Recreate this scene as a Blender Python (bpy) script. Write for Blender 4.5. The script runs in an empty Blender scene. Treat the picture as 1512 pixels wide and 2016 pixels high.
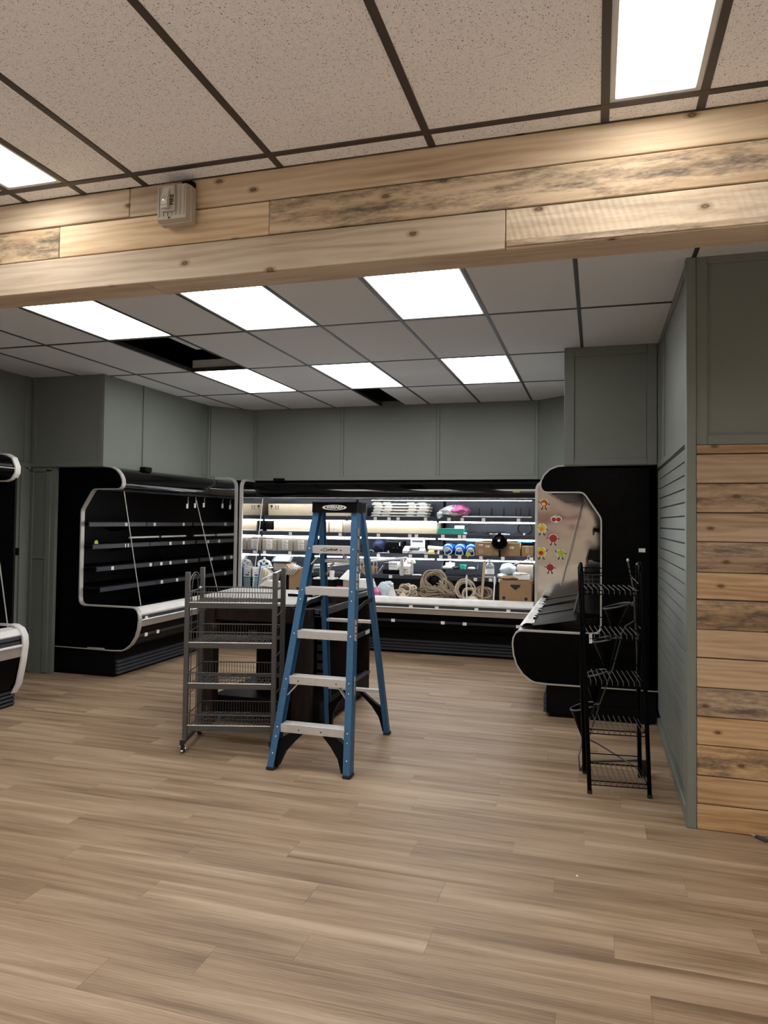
import bpy, bmesh, math, random
from mathutils import Vector, Matrix, Euler
random.seed(7)
C = bpy.context.scene.collection
D = bpy.data
PI = math.pi

# ------------------------------------------------------------------ camera, world, exposure
CAM = (0.0, 0.0, 1.58)
F, YAW, PITCH, ROLL, PX, PY = 1411.0, .2829, .0295, .0116, 7.28, -24.18
cd = D.cameras.new('camera'); cam = D.objects.new('camera', cd); C.objects.link(cam)
cd.sensor_fit = 'VERTICAL'; cd.sensor_height = 36.0; cd.sensor_width = 27.0
cd.lens = 36.0 * F / 2016.0
cd.shift_x = -PX / 2016.0; cd.shift_y = PY / 2016.0
cd.clip_start = .05
cam.location = CAM
cam.rotation_euler = (Matrix.Rotation(YAW, 3, 'Z') @ Matrix.Rotation(PI / 2 + PITCH, 3, 'X') @ Matrix.Rotation(ROLL, 3, 'Z')).to_euler()
S = bpy.context.scene
S.camera = cam
w = D.worlds.new('world'); S.world = w; w.use_nodes = True
w.node_tree.nodes['Background'].inputs[0].default_value = (.5, .5, .55, 1)
w.node_tree.nodes['Background'].inputs[1].default_value = .0
vs = S.view_settings
vs.view_transform = 'Standard'; vs.look = 'None'; vs.gamma = 1.0; vs.use_curve_mapping = False
vs.exposure = 0.22
PANEL_W = 8.2       # emission of the back ceiling panels
PANEL_F = 12.0       # emission of the front ceiling panels
LED_W = 30.0         # emission of the shelf lamps in the back case


def at(px, py, Y):
    """room point at depth Y seen at a photograph pixel (1512 x 2016)"""
    u, v = px - 756 - PX, py - 1008 - PY
    cr, sr = math.cos(ROLL), math.sin(ROLL)
    u, v = cr * u + sr * v, -sr * u + cr * v
    x, z = u / F, -v / F
    cp, sp = math.cos(PITCH), math.sin(PITCH)
    y, Z = cp - sp * z, sp + cp * z
    c, s = math.cos(YAW), math.sin(YAW)
    X, Yd = c * x - s * y, s * x + c * y
    t = Y / Yd
    return Vector((X * t, Y, Z * t + CAM[2]))


# ------------------------------------------------------------------ geometry helpers
class G:
    def __init__(s):
        s.v = []; s.f = []; s.m = None

    def add(s, vs, fs):
        o = len(s.v)
        for p in vs:
            p = Vector(p)
            s.v.append(s.m @ p if s.m else p)
        for f in fs:
            s.f.append(tuple(i + o for i in f))
        return s

    def box(s, x0, x1, y0, y1, z0, z1, ch=0.0):
        if x0 > x1: x0, x1 = x1, x0
        if y0 > y1: y0, y1 = y1, y0
        if z0 > z1: z0, z1 = z1, z0
        if ch <= 0:
            return s.add([(x0, y0, z0), (x1, y0, z0), (x1, y1, z0), (x0, y1, z0), (x0, y0, z1), (x1, y0, z1), (x1, y1, z1), (x0, y1, z1)],
                         [(0, 3, 2, 1), (4, 5, 6, 7), (0, 1, 5, 4), (1, 2, 6, 5), (2, 3, 7, 6), (3, 0, 4, 7)])
        c = min(ch, (x1 - x0) * .45, (y1 - y0) * .45, (z1 - z0) * .45)
        bm = bmesh.new(); bmesh.ops.create_cube(bm, size=1)
        for v in bm.verts:
            v.co = ((x0 + x1) / 2 + v.co.x * (x1 - x0), (y0 + y1) / 2 + v.co.y * (y1 - y0), (z0 + z1) / 2 + v.co.z * (z1 - z0))
        bmesh.ops.bevel(bm, geom=bm.edges[:], offset=c, segments=1, affect='EDGES')
        bm.verts.index_update()
        s.add([v.co.copy() for v in bm.verts], [[v.index for v in f.verts] for f in bm.faces]); bm.free()
        return s

    def bar(s, p0, p1, wd, th, up=(0, 0, 1)):
        """rectangular bar from p0 to p1: wd across, th along 'up'"""
        p0, p1 = Vector(p0), Vector(p1); d = (p1 - p0).normalized(); up = Vector(up)
        a = d.cross(up)
        if a.length < 1e-4: a = d.cross(Vector((0, 1, 0)))
        a.normalize(); b = a.cross(d).normalized(); a *= wd / 2; b *= th / 2
        vs = [p + k * a + l * b for p in (p0, p1) for k, l in ((-1, -1), (1, -1), (1, 1), (-1, 1))]
        return s.add(vs, [(3, 2, 1, 0), (4, 5, 6, 7), (0, 1, 5, 4), (1, 2, 6, 5), (2, 3, 7, 6), (3, 0, 4, 7)])

    def cyl(s, p0, p1, r, n=12, r2=None, caps=True):
        p0, p1 = Vector(p0), Vector(p1); d = (p1 - p0).normalized()
        a = d.orthogonal().normalized(); b = d.cross(a); r2 = r if r2 is None else r2
        vs = [p + rr * (math.cos(2 * PI * i / n) * a + math.sin(2 * PI * i / n) * b) for p, rr in ((p0, r), (p1, r2)) for i in range(n)]
        fs = [(i, (i + 1) % n, n + (i + 1) % n, n + i) for i in range(n)]
        if caps: fs += [tuple(range(n - 1, -1, -1)), tuple(range(n, 2 * n))]
        return s.add(vs, fs)

    def tube(s, pts, r, n=6, closed=False):
        pts = [Vector(p) for p in pts]; m = len(pts); rings = []
        a = None
        for i, p in enumerate(pts):
            q0 = pts[i - 1] if (i or closed) else p
            q1 = pts[(i + 1) % m] if (i < m - 1 or closed) else p
            d = q1 - q0
            if d.length < 1e-9: d = Vector((0, 0, 1))
            d.normalize()
            if a is None: a = d.orthogonal().normalized()
            else:
                a = a - a.dot(d) * d
                a = a.normalized() if a.length > 1e-6 else d.orthogonal().normalized()
            b = d.cross(a)
            rings.append([p + r * (math.cos(2 * PI * k / n) * a + math.sin(2 * PI * k / n) * b) for k in range(n)])
        vs = [v for g in rings for v in g]; fs = []
        for i in range(m if closed else m - 1):
            j = (i + 1) % m
            for k in range(n):
                fs.append((i * n + k, i * n + (k + 1) % n, j * n + (k + 1) % n, j * n + k))
        if not closed: fs += [tuple(range(n - 1, -1, -1)), tuple((m - 1) * n + k for k in range(n))]
        return s.add(vs, fs)

    def prism(s, poly, fn, a, b):
        """polygon of 2-D points swept from a to b; fn(u, w, t) gives the 3-D point"""
        n = len(poly)
        vs = [fn(u, w_, a) for u, w_ in poly] + [fn(u, w_, b) for u, w_ in poly]
        fs = [tuple(range(n - 1, -1, -1)), tuple(range(n, 2 * n))] + [(i, (i + 1) % n, n + (i + 1) % n, n + i) for i in range(n)]
        return s.add(vs, fs)

    def strip(s, line, fn, a, b, th, closed=False):
        """ribbon along a 2-D line, swept a..b, thickness th to both sides"""
        n = len(line); out = []
        for i, (u, w_) in enumerate(line):
            p = line[i - 1] if (i or closed) else line[i]
            q = line[(i + 1) % n] if (i < n - 1 or closed) else line[i]
            du, dw = q[0] - p[0], q[1] - p[1]; l = math.hypot(du, dw) or 1
            nu, nw = -dw / l * th / 2, du / l * th / 2
            out.append(((u + nu, w_ + nw), (u - nu, w_ - nw)))
        vs = []
        for (o, i_) in out:
            vs += [fn(*o, a), fn(*i_, a), fn(*i_, b), fn(*o, b)]
        fs = []
        for i in range(n if closed else n - 1):
            j = (i + 1) % n
            for k in range(4):
                fs.append((i * 4 + k, i * 4 + (k + 1) % 4, j * 4 + (k + 1) % 4, j * 4 + k))
        if not closed: fs += [(0, 1, 2, 3), ((n - 1) * 4 + 3, (n - 1) * 4 + 2, (n - 1) * 4 + 1, (n - 1) * 4)]
        return s.add(vs, fs)

    def lathe(s, prof, c=(0, 0, 0), n=16):
        """profile of (r, z) turned about the z axis at c"""
        c = Vector(c); vs = []; fs = []; m = len(prof)
        for r, z in prof:
            for k in range(n):
                vs.append(c + Vector((r * math.cos(2 * PI * k / n), r * math.sin(2 * PI * k / n), z)))
        for i in range(m - 1):
            for k in range(n):
                fs.append((i * n + k, i * n + (k + 1) % n, (i + 1) * n + (k + 1) % n, (i + 1) * n + k))
        if prof[0][0] > 1e-4: fs.append(tuple(range(n - 1, -1, -1)))
        if prof[-1][0] > 1e-4: fs.append(tuple((m - 1) * n + k for k in range(n)))
        return s.add(vs, fs)

    def blob(s, c, r, nu=14, nv=9, jit=0.0, seed=1, crease=0.0):
        """rounded lump, radii r, crumpled by jit"""
        rnd = random.Random(seed); c = Vector(c); vs = []; fs = []
        ph = [rnd.uniform(0, 6.28) for _ in range(8)]
        for i in range(nv + 1):
            t = PI * i / nv
            for k in range(nu):
                a = 2 * PI * k / nu
                q = 1 + jit * (math.sin(3 * a + ph[0] + 2 * t) * .5 + math.sin(5 * a + ph[1] - 3 * t) * .35 + math.sin(7 * t + ph[2] + a) * .3) + crease * rnd.uniform(-1, 1)
                vs.append(c + Vector((r[0] * math.sin(t) * math.cos(a) * q, r[1] * math.sin(t) * math.sin(a) * q, r[2] * math.cos(t) * q)))
        for i in range(nv):
            for k in range(nu):
                fs.append((i * nu + k, i * nu + (k + 1) % nu, (i + 1) * nu + (k + 1) % nu, (i + 1) * nu + k))
        return s.add(vs, fs)


def mesh(name, g, mat, smooth=True):
    me = D.meshes.new(name)
    me.from_pydata([tuple(v) for v in g.v], [], g.f)
    bm = bmesh.new(); bm.from_mesh(me); bmesh.ops.recalc_face_normals(bm, faces=bm.faces[:]); bm.to_mesh(me); bm.free()
    if smooth:
        for p in me.polygons: p.use_smooth = True
        me.set_sharp_from_angle(angle=math.radians(38))
    if mat: me.materials.append(mat)
    me.update()
    return me


def link(name, me, parent=None, loc=None, rot=None):
    o = D.objects.new(name, me); C.objects.link(o)
    if parent: o.parent = parent
    if loc is not None: o.location = loc
    if rot is not None: o.rotation_euler = rot
    return o


def part(name, g, mat, parent, loc=None, rot=None, label=None, kind=None):
    o = link(name, mesh(name, g, mat), parent, loc, rot)
    if label: o['label'] = label
    if kind: o['kind'] = kind
    return o


def struct(name, g, mat, label=None):
    o = link(name, mesh(name, g, mat)); o['kind'] = 'structure'
    o['label'] = label or name.replace('_', ' '); o['category'] = 'structure'
    return o


def tag(o, label, cat, group=None, kind=None):
    o['label'] = label; o['category'] = cat
    if group: o['group'] = group
    if kind: o['kind'] = kind
    return o


def thing(name, label, cat, loc=(0, 0, 0), rz=0, group=None):
    o = link(name, None, None, loc, (0, 0, rz))
    return tag(o, label, cat, group)


def single(name, label, cat, g, mat, group=None, loc=None, rot=None):
    return tag(link(name, mesh(name, g, mat), None, loc, rot), label, cat, group)


def text(name, body, size, mat, parent, loc, rot, shear=0.0, bold=0.0, ext=.0004, label=None):
    cu = D.curves.new(name, 'FONT'); cu.body = body; cu.size = size; cu.shear = shear; cu.offset = bold; cu.extrude = ext
    cu.align_x = 'CENTER'; cu.align_y = 'CENTER'; cu.resolution_u = 3
    tmp = D.objects.new(name, cu); C.objects.link(tmp)
    dg = bpy.context.evaluated_depsgraph_get()
    me = D.meshes.new_from_object(tmp.evaluated_get(dg))
    D.objects.remove(tmp)
    me.materials.clear(); me.materials.append(mat)
    o = link(name, me, parent, loc, rot)
    if label: o['label'] = label
    return o


# ------------------------------------------------------------------ materials
class NT:
    def __init__(s, name):
        s.m = D.materials.new(name); s.m.use_nodes = True
        s.t = s.m.node_tree; s.b = s.t.nodes['Principled BSDF']

    def n(s, typ, ins=None, **pr):
        nd = s.t.nodes.new(typ)
        for k, v in pr.items(): setattr(nd, k, v)
        for k, v in (ins or {}).items():
            if isinstance(v, bpy.types.NodeSocket): s.t.links.new(v, nd.inputs[k])
            else: nd.inputs[k].default_value = v
        return nd

    def set(s, **kw):
        for k, v in kw.items():
            k = k.replace('_', ' ')
            if isinstance(v, bpy.types.NodeSocket): s.t.links.new(v, s.b.inputs[k])
            else: s.b.inputs[k].default_value = v
        return s

    def coords(s, scale=(1, 1, 1), rnd=0.0, kind='Object'):
        tc = s.n('ShaderNodeTexCoord')
        v = tc.outputs[kind]
        if rnd:
            oi = s.n('ShaderNodeObjectInfo')
            m1 = s.n('ShaderNodeVectorMath', {0: oi.outputs['Random'], 1: (rnd, rnd * 1.7, rnd * .6)}, operation='MULTIPLY')
            cx = s.n('ShaderNodeCombineXYZ', {0: oi.outputs['Random'], 1: oi.outputs['Random'], 2: oi.outputs['Random']})
            s.t.links.new(cx.outputs[0], m1.inputs[0])
            v = s.n('ShaderNodeVectorMath', {0: v, 1: m1.outputs[0]}, operation='ADD').outputs[0]
        return s.n('ShaderNodeVectorMath', {0: v, 1: scale}, operation='MULTIPLY').outputs[0]

    def noise(s, vec, scale=1.0, detail=4.0, rough=.55, dist=0.0):
        return s.n('ShaderNodeTexNoise', {'Vector': vec, 'Scale': scale, 'Detail': detail, 'Roughness': rough, 'Distortion': dist}).outputs['Fac']

    def ramp(s, fac, stops):
        r = s.n('ShaderNodeValToRGB', {'Fac': fac}); e = r.color_ramp.elements
        while len(e) < len(stops): e.new(.5)
        for q, (p, c) in zip(e, stops): q.position = p; q.color = (*c, 1) if len(c) == 3 else c
        return r.outputs['Color']

    def mix(s, fac, a, b, mode='MIX'):
        m = s.n('ShaderNodeMix', data_type='RGBA', blend_type=mode)
        for i, v in ((0, fac), (6, a), (7, b)):
            if isinstance(v, bpy.types.NodeSocket): s.t.links.new(v, m.inputs[i])
            else: m.inputs[i].default_value = v if i == 0 else ((*v, 1) if len(v) == 3 else v)
        return m.outputs[2]

    def bump(s, h, strength=.2, dist=.01):
        b = s.n('ShaderNodeBump', {'Height': h, 'Strength': strength, 'Distance': dist})
        s.t.links.new(b.outputs[0], s.b.inputs['Normal'])

    def math(s, op, a, b=0.0):
        return s.n('ShaderNodeMath', {0: a, 1: b}, operation=op).outputs[0]


def plain(name, col, rough=.5, metal=0.0, var=.06, scale=8.0, bump=0.0, **kw):
    """one colour with faint mottling, so no surface is perfectly flat"""
    t = NT(name); v = t.coords()
    f = t.noise(v, scale, 3)
    a = tuple(c * (1 - var) for c in col); b = tuple(min(1, c * (1 + var)) for c in col)
    t.set(Base_Color=t.ramp(f, [(.3, a), (.7, b)]), Roughness=rough, Metallic=metal)
    if bump: t.bump(t.noise(v, scale * 12, 3), bump, .004)
    t.set(**kw)
    return t.m


def emit(name, col, st):
    t = NT(name); t.set(Base_Color=(.8, .8, .8, 1), Emission_Color=(*col, 1), Emission_Strength=st)
    return t.m


def floor_mat():
    t = NT('oak_plank')
    tone = t.noise(t.coords((.5, 5.5, 1), 37), 1.5, 3, .5, .3)
    st = t.noise(t.coords((.8, 17, 1), 37), 1.3, 5, .58, .5)
    fine = t.noise(t.coords((5, 150, 1), 37), 1.0, 5, .65)
    wv = t.n('ShaderNodeTexWave', {'Vector': t.coords((.9, 7, 1), 37), 'Scale': 3.2, 'Distortion': 9.0, 'Detail': 3.0, 'Detail Scale': 1.4, 'Detail Roughness': .55}, wave_type='BANDS', bands_direction='Y').outputs['Fac']
    f = t.math('ADD', t.math('MULTIPLY', tone, .50), t.math('MULTIPLY', st, .50))
    f = t.math('ADD', f, t.math('MULTIPLY', fine, .05))
    f = t.math('ADD', f, t.math('MULTIPLY', wv, .05))
    col = t.ramp(f, [(.41, (.185, .118, .068)), (.51, (.29, .196, .12)), (.60, (.375, .265, .172)), (.72, (.475, .36, .25))])
    oi = t.n('ShaderNodeObjectInfo')
    hs = t.n('ShaderNodeHueSaturation', {'Hue': .5, 'Saturation': 1.0, 'Value': t.math('ADD', t.math('MULTIPLY', oi.outputs['Random'], .07), .885), 'Color': col})
    t.set(Base_Color=hs.outputs[0], Roughness=t.n('ShaderNodeMapRange', {'Value': fine, 'To Min': .42, 'To Max': .55}).outputs[0], Specular_IOR_Level=.42)
    t.bump(fine, .06, .002)
    return t.m


def pine_mat(name, dark, mid, light, weather=0.0, saw=0.0, axis='X'):
    t = NT(name)
    sc = lambda a, b: (a, b, b) if axis == 'X' else (b, b, a)
    grain = t.noise(t.coords(sc(1.2, 15), 53), 1.2, 6, .62, 1.2)
    ring = t.n('ShaderNodeTexWave', {'Vector': t.coords(sc(.5, 4.2), 53), 'Scale': 2.2, 'Distortion': 10.0, 'Detail': 3.0, 'Detail Scale': 1.2}, wave_type='BANDS', bands_direction='Z').outputs['Fac']
    fine = t.noise(t.coords(sc(9, 220), 53), 1.0, 4, .7)
    broad = t.noise(t.coords(sc(1.1, 5), 53), 1.0, 3, .5)
    f = t.math('ADD', t.math('MULTIPLY', grain, .4), t.math('MULTIPLY', ring, .10))
    f = t.math('ADD', f, t.math('MULTIPLY', fine, .12)); f = t.math('ADD', f, t.math('MULTIPLY', broad, .45))
    col = t.ramp(f, [(.36, dark), (.5, mid), (.66, light)])
    oi = t.n('ShaderNodeObjectInfo')
    hs = t.n('ShaderNodeHueSaturation', {'Hue': .5, 'Saturation': t.math('ADD', t.math('MULTIPLY', oi.outputs['Random'], .3), .85), 'Value': t.math('ADD', t.math('MULTIPLY', oi.outputs['Random'], .24), .88), 'Color': col})
    col = hs.outputs[0]
    # knots: sparse round dark eyes with a ring
    sp_ = t.n('ShaderNodeSeparateXYZ', {0: t.coords((3.0, 1, 5.6) if axis == 'X' else (5.6, 1, 3.0), 53)})
    vk = t.n('ShaderNodeCombineXYZ', {0: sp_.outputs[0], 1: sp_.outputs[2]}).outputs[0]
    vor = t.n('ShaderNodeTexVoronoi', {'Vector': vk, 'Scale': 1.0, 'Randomness': 1.0}, feature='F1', voronoi_dimensions='2D')
    d = t.math('ADD', vor.outputs['Distance'], t.math('MULTIPLY', t.math('SUBTRACT', fine, .5), .05))
    keep = t.math('GREATER_THAN', t.n('ShaderNodeSeparateColor', {0: vor.outputs['Color']}).outputs[0], .45)
    k = t.ramp(d, [(.0, (.7,) * 3), (.035, (.95,) * 3), (.05, (.45,) * 3), (.10, (0,) * 3)])
    k = t.math('MULTIPLY', k, keep)
    col = t.mix(k, col, (.11, .052, .022))
    if weather:
        ws = t.noise(t.coords(sc(2.2, 11), 91), 1.3, 6, .68)
        sp = t.noise(t.coords(sc(26, 110), 91), 1.0, 4, .7)
        wm = t.ramp(t.math('ADD', t.math('MULTIPLY', ws, .75), t.math('MULTIPLY', sp, .25)), [(.47, (0,) * 3), (.62, (weather,) * 3)])
        col = t.mix(wm, col, (.085, .07, .058))
    t.set(Base_Color=col, Roughness=.72, Specular_IOR_Level=.25)
    if saw:
        sw = t.n('ShaderNodeTexWave', {'Vector': t.coords((1, 1, .35), 0), 'Scale': 26.0, 'Distortion': 2.0, 'Detail': 2.0}, wave_type='BANDS', bands_direction='DIAGONAL').outputs['Fac']
        t.bump(t.math('ADD', t.math('MULTIPLY', sw, .5), t.math('MULTIPLY', fine, .5)), .5, .004)
    else:
        t.bump(t.math('ADD', t.math('MULTIPLY', grain, .5), fine), .22, .004)
    return t.m


def tile_mat(name, base, speck, amount, spot=(.1, .065, .045)):
    t = NT(name)
    v = t.coords((1, 1, 1), 11)
    warp = t.n('ShaderNodeTexNoise', {'Vector': v, 'Scale': 60.0, 'Detail': 2.0})
    vv = t.n('ShaderNodeVectorMath', {0: t.n('ShaderNodeVectorMath', {0: warp.outputs['Color'], 1: (.012, .012, 0)}, operation='MULTIPLY').outputs[0], 1: v}, operation='ADD').outputs[0]
    a = t.n('ShaderNodeTexVoronoi', {'Vector': vv, 'Scale': 125.0}, feature='F1')
    b = t.n('ShaderNodeTexVoronoi', {'Vector': vv, 'Scale': 250.0}, feature='F1')
    sel = t.n('ShaderNodeSeparateColor', {0: a.outputs['Color']}).outputs[0]
    sel2 = t.n('ShaderNodeSeparateColor', {0: b.outputs['Color']}).outputs[1]
    ka = t.math('MULTIPLY', t.ramp(a.outputs['Distance'], [(.16, (1,) * 3), (.3, (0,) * 3)]), t.math('LESS_THAN', sel, amount))
    kb = t.math('MULTIPLY', t.ramp(b.outputs['Distance'], [(.18, (1,) * 3), (.32, (0,) * 3)]), t.math('LESS_THAN', sel2, amount * .9))
    k = t.math('MULTIPLY', t.math('MAXIMUM', ka, kb), speck)
    soft = t.noise(v, 90.0, 4, .7)
    col = t.ramp(soft, [(.3, tuple(c * .93 for c in base)), (.7, tuple(min(1, c * 1.05) for c in base))])
    t.set(Base_Color=t.mix(k, col, spot), Roughness=.95, Specular_IOR_Level=.1)
    t.bump(t.math('SUBTRACT', soft, k), .25, .003)
    return t.m


M = {}
M['floor'] = floor_mat()
M['pine'] = pine_mat('pine_pale', (.37, .262, .162), (.51, .388, .262), (.63, .51, .37))
M['pine_worn'] = pine_mat('pine_weathered', (.31, .215, .13), (.44, .33, .22), (.58, .46, .33), weather=.9)
M['pine_saw'] = pine_mat('pine_rough_sawn', (.44, .325, .205), (.58, .46, .325), (.71, .595, .45), weather=.25, saw=1)
M['pine_warm'] = pine_mat('pine_warm', (.31, .185, .095), (.475, .315, .18), (.60, .435, .275))
M['pine_warm_worn'] = pine_mat('pine_warm_weathered', (.29, .175, .09), (.43, .285, .165), (.56, .40, .25), weather=.85)
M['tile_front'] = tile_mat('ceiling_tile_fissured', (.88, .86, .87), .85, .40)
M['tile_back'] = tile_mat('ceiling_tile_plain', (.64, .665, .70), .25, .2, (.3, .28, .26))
M['grid'] = plain('bronze_grid', (.045, .036, .032), .5)
M['grid_back'] = plain('dark_grid', (.03, .028, .027), .5)
M['sage'] = plain('sage_paint', (.172, .19, .17), .5, var=.03, scale=3, bump=.03)
M['plenum'] = plain('dark_plenum', (.012, .012, .016), .9)
M['beige_wall'] = plain('beige_wall', (.66, .57, .48), .7, var=.05, scale=2)
M['red_wall'] = plain('red_band', (.25, .04, .045), .6)
M['panel_b'] = emit('light_panel_back', (1, .985, .97), PANEL_W)
M['panel_f'] = emit('light_panel_front', (1, .97, .93), PANEL_F)
M['led'] = emit('shelf_lamp', (.93, .97, 1), LED_W)
M['white_frame'] = plain('white_frame', (.62, .62, .62), .5)
M['black'] = plain('black_enamel', (.0012, .0014, .0017), .22, Specular_IOR_Level=.055)
M['black_gloss'] = plain('glossy_black', (.0015, .0016, .0018), .1, Specular_IOR_Level=.4)
M['black_soft'] = plain('black_plastic', (.0035, .0035, .004), .5, Specular_IOR_Level=.08)
M['inner'] = plain('lit_liner', (.082, .092, .122), .45)  # lighter copy of the liner, lamp glow put into its colour
M['inner_shaded'] = plain('shaded_liner', (.003, .003, .0036), .5, Specular_IOR_Level=.1)  # near-black copy of the liner, shade of unlit cases put into its colour
M['rail'] = plain('grey_tag_rail', (.045, .05, .063), .4, Specular_IOR_Level=.3)
M['trim'] = plain('aluminium_trim', (.50, .485, .46), .4, .3)
M['alu'] = plain('brushed_aluminium', (.66, .66, .66), .42, .55, scale=30)
M['chrome'] = plain('chrome', (.8, .8, .8), .15, 1.0)
t_ = NT('mirror_steel'); v_ = t_.coords()
t_.set(Base_Color=(.50, .475, .445, 1), Metallic=1.0, Roughness=.09); t_.bump(t_.noise(v_, 2.2, 2, .4), .055, .12)
M['mirror'] = t_.m
M['mirror_flat'] = plain('polished_steel', (.66, .66, .66), .06, 1.0, var=.01)
M['bumper'] = plain('white_bumper', (.74, .73, .71), .4)
M['bumper_beige'] = plain('beige_steel_band', (.42, .385, .34), .35, .4)
M['white'] = plain('white_plastic', (.78, .78, .77), .45)
M['paper'] = plain('white_paper', (.82, .81, .78), .8)
M['offwhite'] = plain('ivory_plastic', (.72, .69, .62), .5)
M['blue'] = plain('blue_fibreglass', (.022, .108, .235), .42, var=.1, scale=40)
M['blue_jug'] = plain('blue_plastic', (.015, .12, .42), .25)
M['blue_tarp'] = plain('bright_blue_sheet', (.02, .22, .62), .45)
M['navy'] = plain('navy_cloth', (.012, .02, .06), .8, var=.4, scale=30)
M['gun'] = plain('gunmetal_paint', (.078, .076, .076), .45, .2)
M['rubber'] = plain('black_rubber', (.010, .010, .010), .7)
M['wood_dark'] = pine_mat('dark_walnut', (.007, .0035, .0025), (.012, .006, .004), (.02, .01, .006), axis='Z')
M['grey_board'] = plain('grey_laminate', (.40, .39, .37), .55, var=.08, scale=25)
M['card'] = plain('brown_cardboard', (.33, .205, .105), .85, var=.08)
M['card_pale'] = plain('pale_cardboard', (.72, .60, .43), .85, var=.05)
M['card_grey'] = plain('greyish_cardboard', (.36, .31, .255), .85, var=.05)
M['ink'] = plain('black_ink', (.012, .012, .012), .7)
M['tape'] = plain('tan_tape', (.42, .31, .19), .4)
M['teal'] = plain('teal_plastic', (.03, .46, .37), .35)
M['teal_box'] = plain('teal_card', (.008, .15, .19), .6)
M['rope'] = plain('hemp_rope', (.33, .26, .185), .85, var=.3, scale=60)
M['rope_pale'] = plain('pale_rope', (.55, .46, .36), .85, var=.25, scale=60)
M['pink'] = plain('pink_film', (.62, .13, .33), .35, var=.35, scale=18)
M['film'] = plain('clear_film', (.66, .68, .70), .25, var=.12, scale=20)
M['pale_blue'] = plain('pale_blue_film', (.48, .56, .62), .35, var=.12, scale=20)
M['yellow'] = plain('yellow_plastic', (.75, .62, .02), .4)
M['red'] = plain('red_print', (.38, .02, .02), .5)
M['lime'] = plain('lime_print', (.45, .5, .05), .5)
M['orange'] = plain('orange_print', (.65, .25, .04), .5)
M['gold'] = plain('yellow_print', (.68, .5, .05), .5)
M['green'] = plain('green_card', (.36, .42, .12), .7)
M['screen'] = plain('pale_screen', (.55, .68, .66), .2)
M['alarm'] = plain('beige_alarm_plastic', (.40, .355, .29), .5)
M['cable'] = plain('black_cable', (.012, .012, .013), .45)
t_ = NT('clear_bottle'); t_.set(Base_Color=(.9, .92, .93, 1), Roughness=.08, Transmission_Weight=.85, IOR=1.3)
M['clear'] = t_.m
M['lens'] = plain('strobe_lens', (.55, .52, .47), .15)

# ------------------------------------------------------------------ levels
ZF = 1.58 + 1.386    # front ceiling
ZB = 1.58 + 1.423    # back ceiling
YB = 2.547           # front face of the timber beam
XW = .47             # slat wall

# ------------------------------------------------------------------ floor
fl = struct('floor', G().box(-6.2, 3.6, -5.5, 9.6, -.12, -.004), M['floor'], 'oak coloured plank floor')
PW, PL = .18, 1.22
cache = {}
rows = [(1.32 + PW * k) for k in range(40)]
offs = [0, .52, .98, .31, .77, 1.1, .18, .62]
yb0 = 2.064 - PW * 4
for r in range(39):
    y0 = yb0 + r * PW
    xl = -5.6 if y0 > 4.4 else -1.0 - 1.06 * y0 - .35
    xl = max(xl, -5.6)
    xr = (.50 if y0 > 4.1 else .34 + .235 * y0 + .1)
    if y0 > 5.0: xl = -5.55
    o = offs[r % 8] + .07 * (r // 8)
    x = math.floor((xl - o) / PL) * PL + o
    while x < xr:
        a, b = max(x, -5.6), min(x + PL, xr if y0 > 4.0 else 9)
        if y0 > 8.2: pass
        if b - a > .02:
            key = round(b - a, 3)
            if key not in cache:
                cache[key] = mesh('floor_plank', G().box(-(b - a) / 2 + .0003, (b - a) / 2 - .0003, -PW / 2 + .0003, PW / 2 - .0003, -.004, 0, .0003), M['floor'])
            link('floor_plank', cache[key], fl, ((a + b) / 2, y0 + PW / 2, 0))
        x += PL

part('bounce_floor', G().box(-6.1, 3.5, -5.35, .55, -.004, 0), plain('pale_bounce', (.76, .73, .69), .4), fl, None, None, 'pale floor added out of view to bounce light upward')  # unseen pale floor, added to bounce light onto the front ceiling

# ------------------------------------------------------------------ ceiling
ce = struct('ceiling', G().box(-6.2, 3.6, -5.5, 9.6, 3.5, 3.6), M['plenum'], 'suspended ceiling of lay-in tiles')


def tile(x0, x1, y0, y1, z, m, rot=None):
    w_, h_ = round(x1 - x0, 3), round(y1 - y0, 3)
    key = ('t', w_, h_, m)
    if key not in cache:
        cache[key] = mesh('ceiling_tile', G().box(-w_ / 2 + .003, w_ / 2 - .003, -h_ / 2 + .003, h_ / 2 - .003, 0, .016), M[m])
    return link('ceiling_tile', cache[key], ce, ((x0 + x1) / 2, (y0 + y1) / 2, z), rot)


def gridbar(x0, x1, y0, y1, z, m, dz=0.0):
    part('grid_bar', G().box(x0, x1, y0, y1, z - .004 - dz, z + .03, .0015), M[m], ce)


LX0, LSTEP = -4.3823, .61
LX = [LX0 + i * LSTEP for i in range(-2, 12)]          # index 0 is i = -2
LY = [2.70, 3.651, 4.871, 6.091, 7.311, 8.50]
lights_b = [(c, r) for c in (1, 3, 5) for r in (1, 3)]
for ci in range(len(LX) - 1):
    i = ci - 2
    x0, x1 = LX[ci], LX[ci + 1]
    for r in range(5):
        y0, y1 = LY[r], LY[r + 1]
        if r >= 2 and i >= 8: continue
        if (i, r) in lights_b: continue
        if (i, r) == (1, 2): continue                   # open bay
        if (i, r) == (3, 4):
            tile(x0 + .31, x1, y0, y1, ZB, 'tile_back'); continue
        tile(x0, x1, y0, y1, ZB, 'tile_back')
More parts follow.
